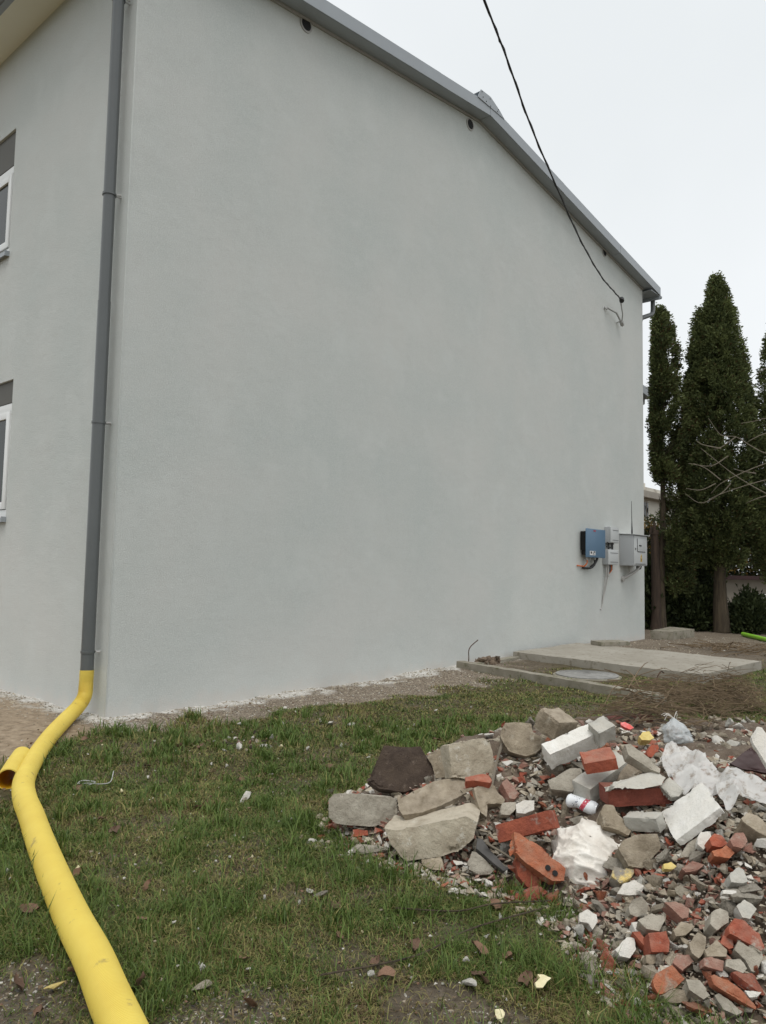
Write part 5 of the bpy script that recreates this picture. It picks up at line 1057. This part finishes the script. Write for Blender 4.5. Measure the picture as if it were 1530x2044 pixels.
# heap of dry stalks and twigs behind the pile
def twigs(name, centers, n, m, label, lmin=.2, lmax=.7, rad=.003, spread=.3, zmax=.14):
    b = MB()
    for i in range(n):
        c = centers[rng.randint(len(centers))]; x = c[0]+rng.randn()*spread; y = c[1]+rng.randn()*spread
        h = max(ph(x, y), gz(x, y)); a = rng.rand()*6.28 if rng.rand() < .6 else math.atan2(RY, RX)+rng.randn()*.45
        l = rng.uniform(lmin, lmax); z = h+rng.rand()*zmax*math.exp(-((x-c[0])**2+(y-c[1])**2)/(2*spread**2))+.01
        d_ = Vector((math.cos(a), math.sin(a), rng.randn()*.16))*l*.5; p = Vector((x, y, z)); bend = Vector((rng.randn(), rng.randn(), abs(rng.randn())))*l*.07
        b.tube([p-d_, p-d_*.3+bend, p+d_*.4+bend*.8, p+d_], [rad*1.2, rad, rad*.9, rad*.5], 4, cap=False)
    return b.build(name, m, label=label, kind='stuff')
tws = [SPOTS['twigs'][i] for i in range(6)]
twigs('dry_stalks', tws, 1000, MT['straw'], 'tangled heap of dry brown stalks behind the rubble', lmin=.12, lmax=.5, rad=.0032, spread=.15, zmax=.36)
twigs('brushwood', [(11.2, -2.1, 0), (11.8, -2.3, 0)], 90, MT['straw'], 'scattered brushwood on the bare earth beyond the slab', rad=.008, spread=.5, zmax=.12)

# ------------------------------------------------------------------ litter on the lawn
def leaf_mesh(seed):
    r = np.random.RandomState(seed); n = 6; V, F_ = [], []
    for i in range(n+1):
        t = i/n; w_ = math.sin(math.pi*min(1, t*1.02))**.7*.34*(1+.3*r.randn()*.5)
        cur = .22*math.sin(t*3.0+seed)+.1*r.randn()*.3
        V += [(t-.5, -w_, .16+.1*r.randn()*.5+cur*.5), (t-.5, 0, cur*.5), (t-.5, w_, .12+.1*r.randn()*.5+cur*.5)]
    for i in range(n):
        for k in range(2): F_.append((i*3+k, (i+1)*3+k, (i+1)*3+k+1, i*3+k+1))
    return mesh_np('dry_leaf', V, F_, True)
LM = [leaf_mesh(i) for i in range(5)]
for m_ in LM: m_.materials.append(MT['leaf_dry'])
def lawn_ok(x, y):
    return float(pile_sd(x, y)) < -.08 and y < -.3 and math.hypot(x-CX, y-CY) > 2.0
def lawn_point(dmax=7.5):
    while True:
        d = 2.2+(dmax-2.2)*rng.rand()**1.4; s = rng.uniform(-.55, .5)*d; x, y = from_sd(s, d)
        if lawn_ok(x, y): return x, y, d
for i in range(64):
    if i < 26:
        x, y, d = lawn_point(3.6)
    else: x, y, d = lawn_point()
    o = bpy.data.objects.new('dry_leaf', LM[rng.randint(5)]); COL.objects.link(o)
    s_ = rng.uniform(.045, .085); o.scale = (s_, s_, s_); o.location = (x, y, gz(x, y)+.022); o.rotation_euler = (rng.randn()*.35, rng.randn()*.35, rng.rand()*6.28)
    tag(o, 'curled brown dry leaf lying in the grass', 'leaf', 'dry leaves scattered on the lawn')
for i in range(95):
    x, y, d = lawn_point(8); k = rng.randint(12)
    o = bpy.data.objects.new('foam_crumb', chunk_mesh(k, 'plaster_white' if rng.rand() < .6 else 'foam_cream')); COL.objects.link(o)
    s_ = rng.uniform(.012, .03)*(.7+d/8); o.scale = (s_,)*3; o.location = (x, y, gz(x, y)+.022); o.rotation_euler = tuple(rng.rand(3)*6)
    tag(o, 'small pale foam crumb lying in the grass', 'crumb', 'pale crumbs scattered on the lawn')
LITTER = [(1, 'foam_scrap', 'white foam scrap with a grey fluffy end lying mid lawn', 'plaster_white', .10), (0, 'leaf_scrap', 'pale dead leaf beside the yellow hose', 'concrete_pale', .08),
 (6, 'wood_chip', 'pale rectangular wood chip in the front gravel patch', 'concrete_pale', .09), (8, 'orange_lump', 'orange foam lump left of the hose at the front', 'foam_yellow', .06),
 (10, 'paper_scrap', 'crumpled white paper scrap at the front right lawn', 'plaster_white', .10), (11, 'foam_scrap', 'cream foam scrap at the bottom edge of the lawn', 'foam_cream', .07),
 (4, 'foam_scrap', 'small knob of white foam in the middle of the lawn', 'plaster_white', .05), (5, 'fluff', 'grey fluffy rag piece in the middle of the lawn', 'concrete_grey', .07), (20, 'white_stone', 'pale stone at the edge of the gravel strip', 'plaster_white', .10), (21, 'concrete_chip', 'cluster stone of white rubble near the gravel strip', 'concrete_light', .12),
 (1, 'wood_chip', 'tan bark chip on the bare patch left of the pile', 'concrete_pale', .07), (23, 'foam_scrap', 'lone white foam ball in the far grass by the kerb', 'plaster_white', .08)]
for idx, nm, lab, m, s_ in LITTER:
    p = SPOTS['lawn'][idx % len(SPOTS['lawn'])]; b = chunk(70+idx, .5, 14)
    me = b; bpy.context.view_layer.update()
    o = link(nm, me, MT[m], None, (p[0], p[1], gz(p[0], p[1])+.02)); o.scale = (s_, s_*.6, s_*.6); o.rotation_euler = (rng.randn()*.2, rng.randn()*.2, rng.rand()*6.28)
    tag(o, lab, 'litter')
# small rubbish heap beside the gravel strip
for k in range(26):
    x = .35+rng.randn()*.22; y = -1.75+rng.randn()*.16; s_ = rng.uniform(.03, .09)
    o = bpy.data.objects.new('rubbish_piece', chunk_mesh(rng.randint(12), ['plaster_white', 'concrete_light', 'brick_dusty', 'concrete_tan', 'soil_slab'][rng.randint(5)])); COL.objects.link(o)
    o.scale = (s_,)*3; o.location = (x, y, gz(x, y)+.012); o.rotation_euler = tuple(rng.rand(3)*6)
    tag(o, 'pale rubbish fragment in the small heap at the grass edge near the wall', 'fragment', 'fragments in the small rubbish heap')
wp = SPOTS['wire'][0]
MB().tube(catmull([(wp[0]-.05, wp[1]+.06, .03), (wp[0], wp[1], .035), (wp[0]+.05, wp[1]-.05, .03), (wp[0]+.10, wp[1]-.08, .04), (wp[0]+.15, wp[1]-.03, .09)], 8), .0028, 5).tube(catmull([(wp[0]-.05, wp[1]+.06, .03), (wp[0]-.01, wp[1]+.07, .04), (wp[0]+.04, wp[1]-.0, .035), (wp[0]-.02, wp[1]-.02, .03)], 8), .0035, 5).build('wire_loop', MT['wire_grey'], label='bent loop of bright grey wire in the grass by the hose', cat='wire')
MB().tube(catmull([(-2.32, -4.85, .0), (-2.26, -4.86, .05), (-2.17, -4.92, .06), (-2.12, -4.99, .03), (-2.10, -5.05, .0)], 8), .003, 5).build('wire_loop', MT['wire_grey'], label='white wire arch at the very front of the lawn', cat='wire')
for key, lab in (('stick', 'long thin dark twig lying across the lawn left of the pile'), ('stick2', 'second thin twig lying diagonally in the front lawn')):
    a, b = [Vector(p) for p in SPOTS[key]]; md3 = (a+b)/2+Vector((0, 0, .03))
    MB().tube(catmull([(a.x, a.y, .03), ((a.x*2+b.x)/3+.02, (a.y*2+b.y)/3-.03, .012), ((a.x+b.x*2)/3-.02, (a.y+b.y*2)/3+.02, .03), (b.x, b.y, .035)], 8), .0036, 5).build('twig', MT['bark'], label=lab, cat='twig')

# ------------------------------------------------------------------ grass
def build_grass(seed, N, dmin, dmax, tuft=False, flat=False):
    r = np.random.RandomState(seed)
    d = (dmin**.5+(dmax**.5-dmin**.5)*r.rand(N))**2; s = np.where(r.rand(N) < .88, r.uniform(-.62, .60, N), r.uniform(-1.0, 1.15, N))*(d+.25)
    x = CX+s*RX+d*FX; y = CY+s*RY+d*FY
    if tuft:
        k = r.randint(0, N//26, N); x = x[k]+r.randn(N)*.028; y = y[k]+r.randn(N)*.028; d = d[k]
    sa, gr, ba = masks(x, y)
    cover = np.clip(1-np.maximum.reduce([sa*1.15, gr*1.05, ba*1.05]), 0, 1)
    dens = .32+.68*sst(.28, .60, vnoise(x, y, 3.2, 31)*.5+vnoise(x, y, 9, 32)*.5)
    pv = pile_sd(x, y)
    ok = (r.rand(N) < (np.clip(cover*1.5, 0, 1) if flat else cover**1.3*dens)) & (pv < .10) & (y < .15)
    # not under slab, kerb, manhole
    ok &= ~((x > 6.6) & (x < 9.3) & (y > -3.4)); ok &= ~(np.hypot(x-6.06, y+1.9) < .46)
    kx = 5.48+(y+.18)*.244; ok &= ~((np.abs(x-kx) < .1) & (y > -3.5))
    for a in range(0, len(hq)-1, 40):
        ok &= (np.hypot(x-hq[a].x, y-hq[a].y) > .055)
    ok &= ~((np.abs((x+1.42)*.86-(y+1.38)*.51) < .11) & (np.abs((x+1.46)*.51+(y+1.45)*.86) < .5))
    x, y, d, pv = x[ok], y[ok], d[ok], pv[ok]; n = len(x)
    lush = vnoise(x, y, 1.1, 33)*.5+vnoise(x, y, 3.1, 34)*.5
    edge = np.exp(-((pv+.1)/.16)**2)
    L = (r.uniform(.018, .052, n)*(.6+.75*lush) if not tuft else r.uniform(.05, .125, n)*(.6+.6*lush))*(1+.35*edge)
    L *= np.clip(.9+.03*d, .9, 1.2)
    W = (r.uniform(.0011, .0024, n) if not tuft else r.uniform(.0013, .0028, n))*np.clip(d/3.0, 1, 3.4)
    az = r.rand(n)*6.283; lean = np.abs(r.randn(n))*.55+.75 if not tuft else np.abs(r.randn(n))*.4+.38
    lean = np.minimum(lean, 1.45)
    if flat: lean = 1.0+.45*r.rand(n); L *= 1.15
    dx, dy = np.cos(az), np.sin(az); sx, sy = -dy, dx
    tw = r.randn(n)*.5; sx, sy = sx*np.cos(tw)-sy*np.sin(tw), sx*np.sin(tw)+sy*np.cos(tw)
    z0 = ((vnoise(x, y, .9, 11)-.5)*.05+(vnoise(x, y, 4, 12)-.5)*.022+(vnoise(x, y, 11, 13)-.5)*.012)*(1-sst(12, 30, np.hypot(x, y)))-.004
    h1 = L*.55; l2 = L*.6; a1 = lean*.6; a2 = np.minimum(lean*1.55, 1.75)
    p0 = np.stack([x, y, z0], 1); D = np.stack([dx, dy, 0*dx], 1); S_ = np.stack([sx, sy, 0*sx], 1); Zv = np.array([0, 0, 1.])
    p1 = p0+D*(h1*np.sin(a1))[:, None]+Zv*(h1*np.cos(a1))[:, None]
    p2 = p1+D*(l2*np.sin(a2))[:, None]+Zv*(l2*np.cos(a2))[:, None]
    p2[:, 2] = np.maximum(p2[:, 2], z0+.004)
    V = np.stack([p0-S_*W[:, None], p0+S_*W[:, None], p1+S_*(W*.8)[:, None], p1-S_*(W*.8)[:, None], p2], 1).reshape(-1, 3)
    b = np.arange(n)*5
    T = np.stack([np.stack([b, b+1, b+2], 1), np.stack([b, b+2, b+3], 1), np.stack([b+3, b+2, b+4], 1)], 1).reshape(-1, 3)
    hue = r.rand(n); dry = vnoise(x, y, 1.7, 35)*.5+vnoise(x, y, 5, 36)*.5+r.randn(n)*.2
    g = np.array([.052, .090, .018]); g2 = np.array([.135, .185, .040]); ye = np.array([.29, .26, .095]); br = np.array([.20, .145, .075])
    c = g+(g2-g)*hue[:, None]
    c = np.where((dry > .54)[:, None], ye*(.7+.5*hue[:, None]), c); c = np.where((dry > .78)[:, None], br*(.6+.7*hue[:, None]), c)
    c = np.where((r.rand(n) < .10)[:, None], np.array([.20, .235, .07])*(.7+.6*hue[:, None]), c)
    if flat: c = np.where((r.rand(n) < .45)[:, None], ye*(.45+.45*hue[:, None]), c*.85)
    if tuft: c = (g*1.1+(np.array([.14, .20, .045])-g)*hue[:, None]); c = np.where((dry > .92)[:, None], ye, c)
    C4 = np.concatenate([c, np.ones((n, 1))], 1); C4 = np.repeat(C4, 5, 0)
    return V, T, C4
parts = [build_grass(1, 380000, 2.0, 5.2), build_grass(2, 150000, 5.0, 13), build_grass(3, 75000, 2.0, 7.5, True), build_grass(4, 170000, 2.0, 9, False, True)]
V = np.concatenate([p[0] for p in parts]); off = np.cumsum([0]+[len(p[0]) for p in parts])
T = np.concatenate([p[1]+o for p, o in zip(parts, off)]); C4 = np.concatenate([p[2] for p in parts])
gme = mesh_np('grass', V, T); at_ = gme.color_attributes.new('tint', 'FLOAT_COLOR', 'POINT'); at_.data.foreach_set('color', C4.astype(np.float32).ravel())
tag(link('grass', gme, attr_mat('grass_blade', 'tint', .55, .25)), label='short matted winter grass of the lawn', kind='stuff')

# ------------------------------------------------------------------ trees
LEAFM = attr_mat('thuja_spray', 'tint', .7, .3)
def sprays(P, Nn, size, col, seed, up=.5):
    """flat fan sprays: two leaf quads each, facing mostly outwards"""
    r = np.random.RandomState(seed); n = len(P)
    d = Nn+np.array([0, 0, up])+r.randn(n, 3)*.45; d /= np.linalg.norm(d, axis=1)[:, None]
    s = np.cross(d, r.randn(n, 3)); s /= np.linalg.norm(s, axis=1)[:, None]
    L = (size*r.uniform(.6, 1.35, n))[:, None]; W = L*r.uniform(.15, .30, n)[:, None]
    nn = np.cross(d, s)*L*.12
    V = np.stack([P, P+d*L*.55+s*W+nn, P+d*L, P+d*L*.5-s*W+nn], 1).reshape(-1, 3); b = np.arange(n)*4
    F = np.stack([b, b+1, b+2, b+3], 1)
    return V, F, np.repeat(np.concatenate([col, np.ones((n, 1))], 1), 4, 0)
def crown_points(n, z0, z1, prof, seed, nclump=260, cl=.10, one_side=None, hole=0, wob=.2):
    """points in clumps near the surface of a columnar crown; prof(t) = radius"""
    r = np.random.RandomState(seed)
    t = 1-(1-r.rand(nclump))**.8; a = r.rand(nclump)*6.283; rad = np.array([prof(v) for v in t])*np.where(r.rand(nclump) < .3, r.uniform(.2, .7, nclump), r.uniform(.82, 1.0, nclump))*(1+wob*(vnoise(t*7, a, 1.3, seed)-.5)*2)
    if one_side is not None: rad *= np.clip(.7+.75*np.cos(a-one_side), .15, 1.3)
    k = r.randint(0, nclump, n)
    C_ = np.stack([rad*np.cos(a), rad*np.sin(a), z0+(z1-z0)*t], 1)
    if hole:
        keepc = vnoise(C_[:, 2]*1.3+5, a*1.2, 1.6, seed+1) > hole; idx = np.where(keepc)[0]; k = idx[r.randint(0, len(idx), n)]
    csz = cl*r.uniform(.6, 1.4, nclump)
    dv_ = r.randn(n, 3); dv_ /= np.linalg.norm(dv_, axis=1)[:, None]; P = C_[k]+dv_*(r.rand(n, 1)**.4)*1.35*csz[k][:, None]*np.array([1, 1, 1.7])
    out = P*np.array([1, 1, 0]); out /= (np.linalg.norm(out, axis=1)[:, None]+1e-6)
    tone = r.rand(nclump)[k]
    return P, out, tone
def tree(name, loc, H, z0, prof, n, seed, label, trunk_r, size=.075, one_side=None, hole=0, extra=None, group='thuja trees behind the house', cat='tree', lean=(0, 0), brown=.05, nclump=320):
    e = empty(name, loc, label, cat, group)
    P, out, tone = crown_points(n, z0, H, prof, seed, nclump=nclump, one_side=one_side, hole=hole)
    r = np.random.RandomState(seed+9)
    if extra is not None:
        P2, o2, t2 = crown_points(extra[3], extra[0], extra[1], extra[2], seed+50, nclump=140); P2 += np.array(extra[4]); P = np.concatenate([P, P2]); out = np.concatenate([out, o2]); tone = np.concatenate([tone, t2])
    q_ = tone*.55+r.rand(len(P))*.45
    a = np.array([.034, .052, .022]); b = np.array([.205, .235, .088])
    c = a+(b-a)*q_[:, None]; br = r.rand(len(P)) < brown; c[br] = np.array([.10, .065, .028])*(.6+.6*r.rand(br.sum(), 1))
    V, F, C4 = sprays(P, out, size, c, seed)
    me = mesh_np('crown', V, F); ca_ = me.color_attributes.new('tint', 'FLOAT_COLOR', 'POINT'); ca_.data.foreach_set('color', C4.astype(np.float32).ravel())
    link('crown', me, LEAFM, e)
    tp = [Vector((lean[0]*t, lean[1]*t, t*(H*.93))) + Vector((noise.noise(Vector((t*4, seed, 0)))*.06, noise.noise(Vector((seed, t*4, 0)))*.06, 0)) for t in [i/12 for i in range(13)]]
    tb = MB().tube(tp, [trunk_r*(1.35 if i == 0 else 1.08 if i == 1 else 1-.85*i/12) for i in range(13)], 12)
    for i in range(46):
        z = z0*.8+(H*.9-z0*.8)*rng.rand(); a_ = rng.rand()*6.28; rr = prof(max(0, (z-z0)/(H-z0)))*.8 if z > z0 else .35
        p = Vector((lean[0]*z/H, lean[1]*z/H, z)); tb.tube([p, p+Vector((math.cos(a_)*rr*.5, math.sin(a_)*rr*.5, rr*.25)), p+Vector((math.cos(a_)*rr, math.sin(a_)*rr, rr*.7))], [.022, .013, .005], 5, cap=False)
    tb.build('trunk', MT['bark'], e)
    return e
def prof_big(t): return .88*(1-t**2.3)**.95*(.80+.28*min(1, t*4))*(1 if t > .05 else .7)+.02
def prof_slim(t): return .50*(1-t**1.8)**.9*(.8+.4*min(1, t*3))+.03
tree('thuja_tree', (15.63, .70, 0), 8.35, 3.95, prof_slim, 54000, 5, 'ragged leftmost thuja with bare lower trunk close to the house corner', .105, one_side=ang+.0, hole=.38, lean=(.06, -.12), nclump=520, brown=.10, extra=(1.0, 5.2, lambda t: .42*(1-t**2)*min(1, .5+t*2)+.05, 16000, (.30, -.34, 0)))
tree('thuja_tree', (16.40, -.55, 0), 9.15, 1.75, prof_big, 130000, 6, 'tallest dense thuja with a pointed top and thick brown trunk', .16, extra=(5.2, 8.25, lambda t: .42*(1-t**2)+.03, 18000, (-.26, .30, 0)), brown=.05, nclump=1100)
tree('thuja_tree', (17.1, -1.9, 0), 8.35, 1.4, lambda t: prof_big(t)*.93, 55000, 7, 'thuja cut off by the right edge of the photo', .18, brown=.05, nclump=900)
tree('thuja_tree', (17.7, .55, 0), 4.7, .7, lambda t: .62*(1-t**2.2)+.06, 26000, 8, 'shorter dark thuja filling the gap behind the ragged one', .12, brown=.05)
tree('thuja_tree', (18.6, -3.2, 0), 7.6, .8, lambda t: prof_big(t)*1.05, 12000, 10, 'thuja standing farther back beyond the right edge', .17, brown=.05)
def shrub(name, loc, rx, rz, n, seed, label, size=.12, dark=1.):
    e = empty(name, loc, label, 'shrub', 'dark shrubs under the thujas'); r = np.random.RandomState(seed)
    nc = 90; C_ = r.randn(nc, 3); C_ /= np.linalg.norm(C_, axis=1)[:, None]; C_ *= r.uniform(.4, 1, (nc, 1))**.4; C_[:, 2] = np.abs(C_[:, 2]); C_ *= [rx, rx*.7, rz]
    k = r.randint(0, nc, n); P = C_[k]+r.randn(n, 3)*.1; P[:, 2] = np.abs(P[:, 2]); out = P/np.linalg.norm(P+1e-6, axis=1)[:, None]
    q_ = (r.rand(nc)[k]*.5+r.rand(n)*.5)[:, None]; c = (np.array([.018, .030, .013])+(np.array([.075, .095, .035])-np.array([.018, .030, .013]))*q_)*dark
    V, F, C4 = sprays(P, out, size, c, seed, .2); me = mesh_np('foliage', V, F); ca_ = me.color_attributes.new('tint', 'FLOAT_COLOR', 'POINT'); ca_.data.foreach_set('color', C4.astype(np.float32).ravel())
    link('foliage', me, LEAFM, e); b = MB()
    for i in range(7):
        a_ = r.rand()*6.28; b.tube([(0, 0, 0), (math.cos(a_)*rx*.3, math.sin(a_)*rx*.3, rz*.4), (math.cos(a_)*rx*.7, math.sin(a_)*rx*.5, rz*.8)], [.03, .02, .008], 6)
    b.build('stem', MT['bark'], e); return e
shrub('shrub', (16.9, .25, 0), .75, 1.5, 8000, 31, 'dark evergreen shrub between the two thuja trunks')
shrub('shrub', (15.95, 1.1, 0), .5, 1.9, 6000, 32, 'dark evergreen shrub in the gap between house corner and ragged thuja')
shrub('shrub', (17.0, -1.05, 0), .55, .95, 5000, 33, 'low dark shrub right of the thick brown trunk')
shrub('shrub', (17.9, .9, 0), .9, 1.7, 6000, 34, 'dark shrub mass farther behind the thuja trunks')
# broken reddish stump beside the ragged thuja
sg = empty('broken_tree', (15.50, .78, 0), 'snapped reddish thuja stem with jagged top beside the ragged thuja', 'tree')
tb = MB().tube([(0, 0, 0), (.0, 0, .25), (.02, 0, 1.2), (.0, .01, 2.2), (-.03, .02, 2.55)], [.17, .125, .115, .105, .09], 12)
for a_, hh, rr in ((.3, .35, .05), (2.2, .22, .06), (3.6, .28, .045), (5.0, .12, .06)):
    p = Vector((-.03+math.cos(a_)*.07, .02+math.sin(a_)*.07, 2.45)); tb.tube([p, p+Vector((0, 0, hh*.6)), p+Vector((.01, 0, hh))], [rr, rr*.8, rr*.25], 7)
tb.build('trunk', MT['bark_red'], sg)
# bare shrub reaching in from the right
bs = empty('bare_shrub', (10.2, -5.0, 0), 'bare pale grey branches reaching in from the right edge before the thujas', 'shrub')
bb = MB()
base = Vector((10.2, -5.0, 0))
for i, pl in enumerate(BRANCH):
    P = [Vector(p)-base for p in pl]; k = len(P)
    bb.tube(catmull(P, 5), [.011-.007*j/(5*(k-1)) for j in range(5*(k-1)+1)], 5, cap=False)
for j in range(6):
    e_ = Vector(BRANCH[min(j, 3)][0])-base
    bb.tube(catmull([(0, 0, 0), (rng.randn()*.1, rng.randn()*.1, .8), e_*.6+Vector((0, 0, .3)), e_], 6), [.035-.024*q_/18 for q_ in range(19)], 7, cap=False)
bb.build('branches', MT['twig'], bs)

# ------------------------------------------------------------------ beyond the trees
fh = empty('far_house', (37.5, 9.9, 0), 'old whitewashed house with peeling plaster seen past the house corner', 'house')
MB().box((-6, -.0, 0), (9, 7, 3.9)).build('lower_wall', MT['oldgrey'], fh)
MB().box((-6, -.02, 3.9), (9, 7, 5.6)).build('upper_wall', MT['oldwall'], fh)
MB().box((-6.4, -.5, 5.6), (9.4, 7.4, 5.95)).build('eave', MT['oldgrey'], fh)
MB().box((-6, -.1, 5.95), (9, 7, 6.25)).build('parapet', MT['oldwall'], fh)
MB().box((-1.5, .4, 6.25), (1.2, 2.6, 6.6)).build('chimney', MT['oldwall'], fh)
for x in (-.25, -2.4, 2.2):
    wn = MB().box((x, -.05, 4.55), (x+.75, .1, 5.45)).build('window', MT['oldgrey'], fh)
    MB().box((x+.12, -.07, 4.62), (x+.70, -.052, 5.38)).build('pane', MT['glass'], wn)
    MB().box((x+.39, -.09, 4.62), (x+.43, -.072, 5.38)).build('glazing_bar', MT['oldgrey'], wn)
gw = empty('garden_wall', (22.5, 4.6, 0), 'low grey rendered garden wall seen past the house corner', 'wall')
MB().box((-3, -.1, -.1), (2.2, .1, 1.0)).build('wall', MT['oldgrey'], gw); MB().box((-3.05, -.14, .28), (2.25, -.11, .40)).build('ledge', MT['whitewall'], gw)
ww = empty('white_wall', (20.98, -.80, 0), 'low whitewashed wall with metal railing behind the thujas at the right edge', 'wall')
dirx = Vector((RX, RY, 0)); wang = math.atan2(RY, RX)
MB().box((-1.15, -.1, -.05), (6, .12, .62)).build('wall', MT['whitewall'], ww); MB().box((-1.2, -.16, .622), (6.05, .18, .70)).build('coping', MT['whitewall'], ww)
rl = MB().tube([(-.9, 0, .88), (6, 0, .88)], .014, 6)
for i in range(12): rl.tube([(-.9+i*.6, 0, .7), (-.9+i*.6, 0, .88)], .012, 6)
rl.tube(catmull([(-.55, 0, .70), (-.5, 0, .78), (-.38, 0, .8), (-.28, 0, .77), (-.25, 0, .7)], 5), .016, 6)
rl.build('railing', MT['sticker'], ww); ww.rotation_euler = (0, 0, wang)
sh = empty('shed', (22.4, .67, 0), 'dark maroon shed behind the white wall', 'shed')
MB().box((-.6, 0, 0), (8, 2, 1.3)).build('wall', MT['oldgrey'], sh); MB().box((1.0, -.04, 0), (1.8, -.002, 1.2)).build('door', MT['maroon'], sh); MB().box((-.8, -.3, 1.3), (8.3, 2.3, 1.42)).build('roof', MT['maroon'], sh); sh.rotation_euler = (0, 0, wang)
# hedge with some yellow autumn leaves and a dark tree line far behind
def mass(name, line, h, dep, n, seed, cols, label, size):
    r = np.random.RandomState(seed); t = r.rand(n); a, b = np.array(line[0]), np.array(line[1]); P = a+(b-a)*t[:, None]; P = np.concatenate([P+r.randn(n, 2)*dep, (h*(.75+.5*vnoise(t*9, t*0, 1, seed))*r.rand(n)**.6)[:, None]], 1)
    out = r.randn(n, 3); out /= np.linalg.norm(out, axis=1)[:, None]; c = np.array(cols)[r.randint(0, len(cols), n)]*(.5+.9*r.rand(n, 1))
    V, F, C4 = sprays(P, out, size, c, seed, .1); me = mesh_np(name, V, F); ca_ = me.color_attributes.new('tint', 'FLOAT_COLOR', 'POINT'); ca_.data.foreach_set('color', C4.astype(np.float32).ravel())
    return tag(link(name, me, LEAFM), label=label, kind='stuff')
mass('hedge', [(22.56, 4.25), (29.8, -4.05)], 3.2, .35, 26000, 41, [(.03, .04, .014), (.04, .05, .016), (.16, .10, .02), (.03, .04, .014)], 'dark hedge with yellowing leaves behind the white wall', .16)
mass('far_trees', [(40, 5), (75, -45)], 5.5, 2.5, 16000, 42, [(.03, .035, .018), (.045, .045, .025), (.05, .04, .028)], 'far dark tree line closing the view behind the yard', .6)
# green pipe on the ground
gp = [Vector(p) for p in GREEN]
MB().tube([gp[0], gp[1]], .05, 14).build('green_pipe', MT['green'], label='bright green plastic pipe lying on the ground at the right edge', cat='pipe')
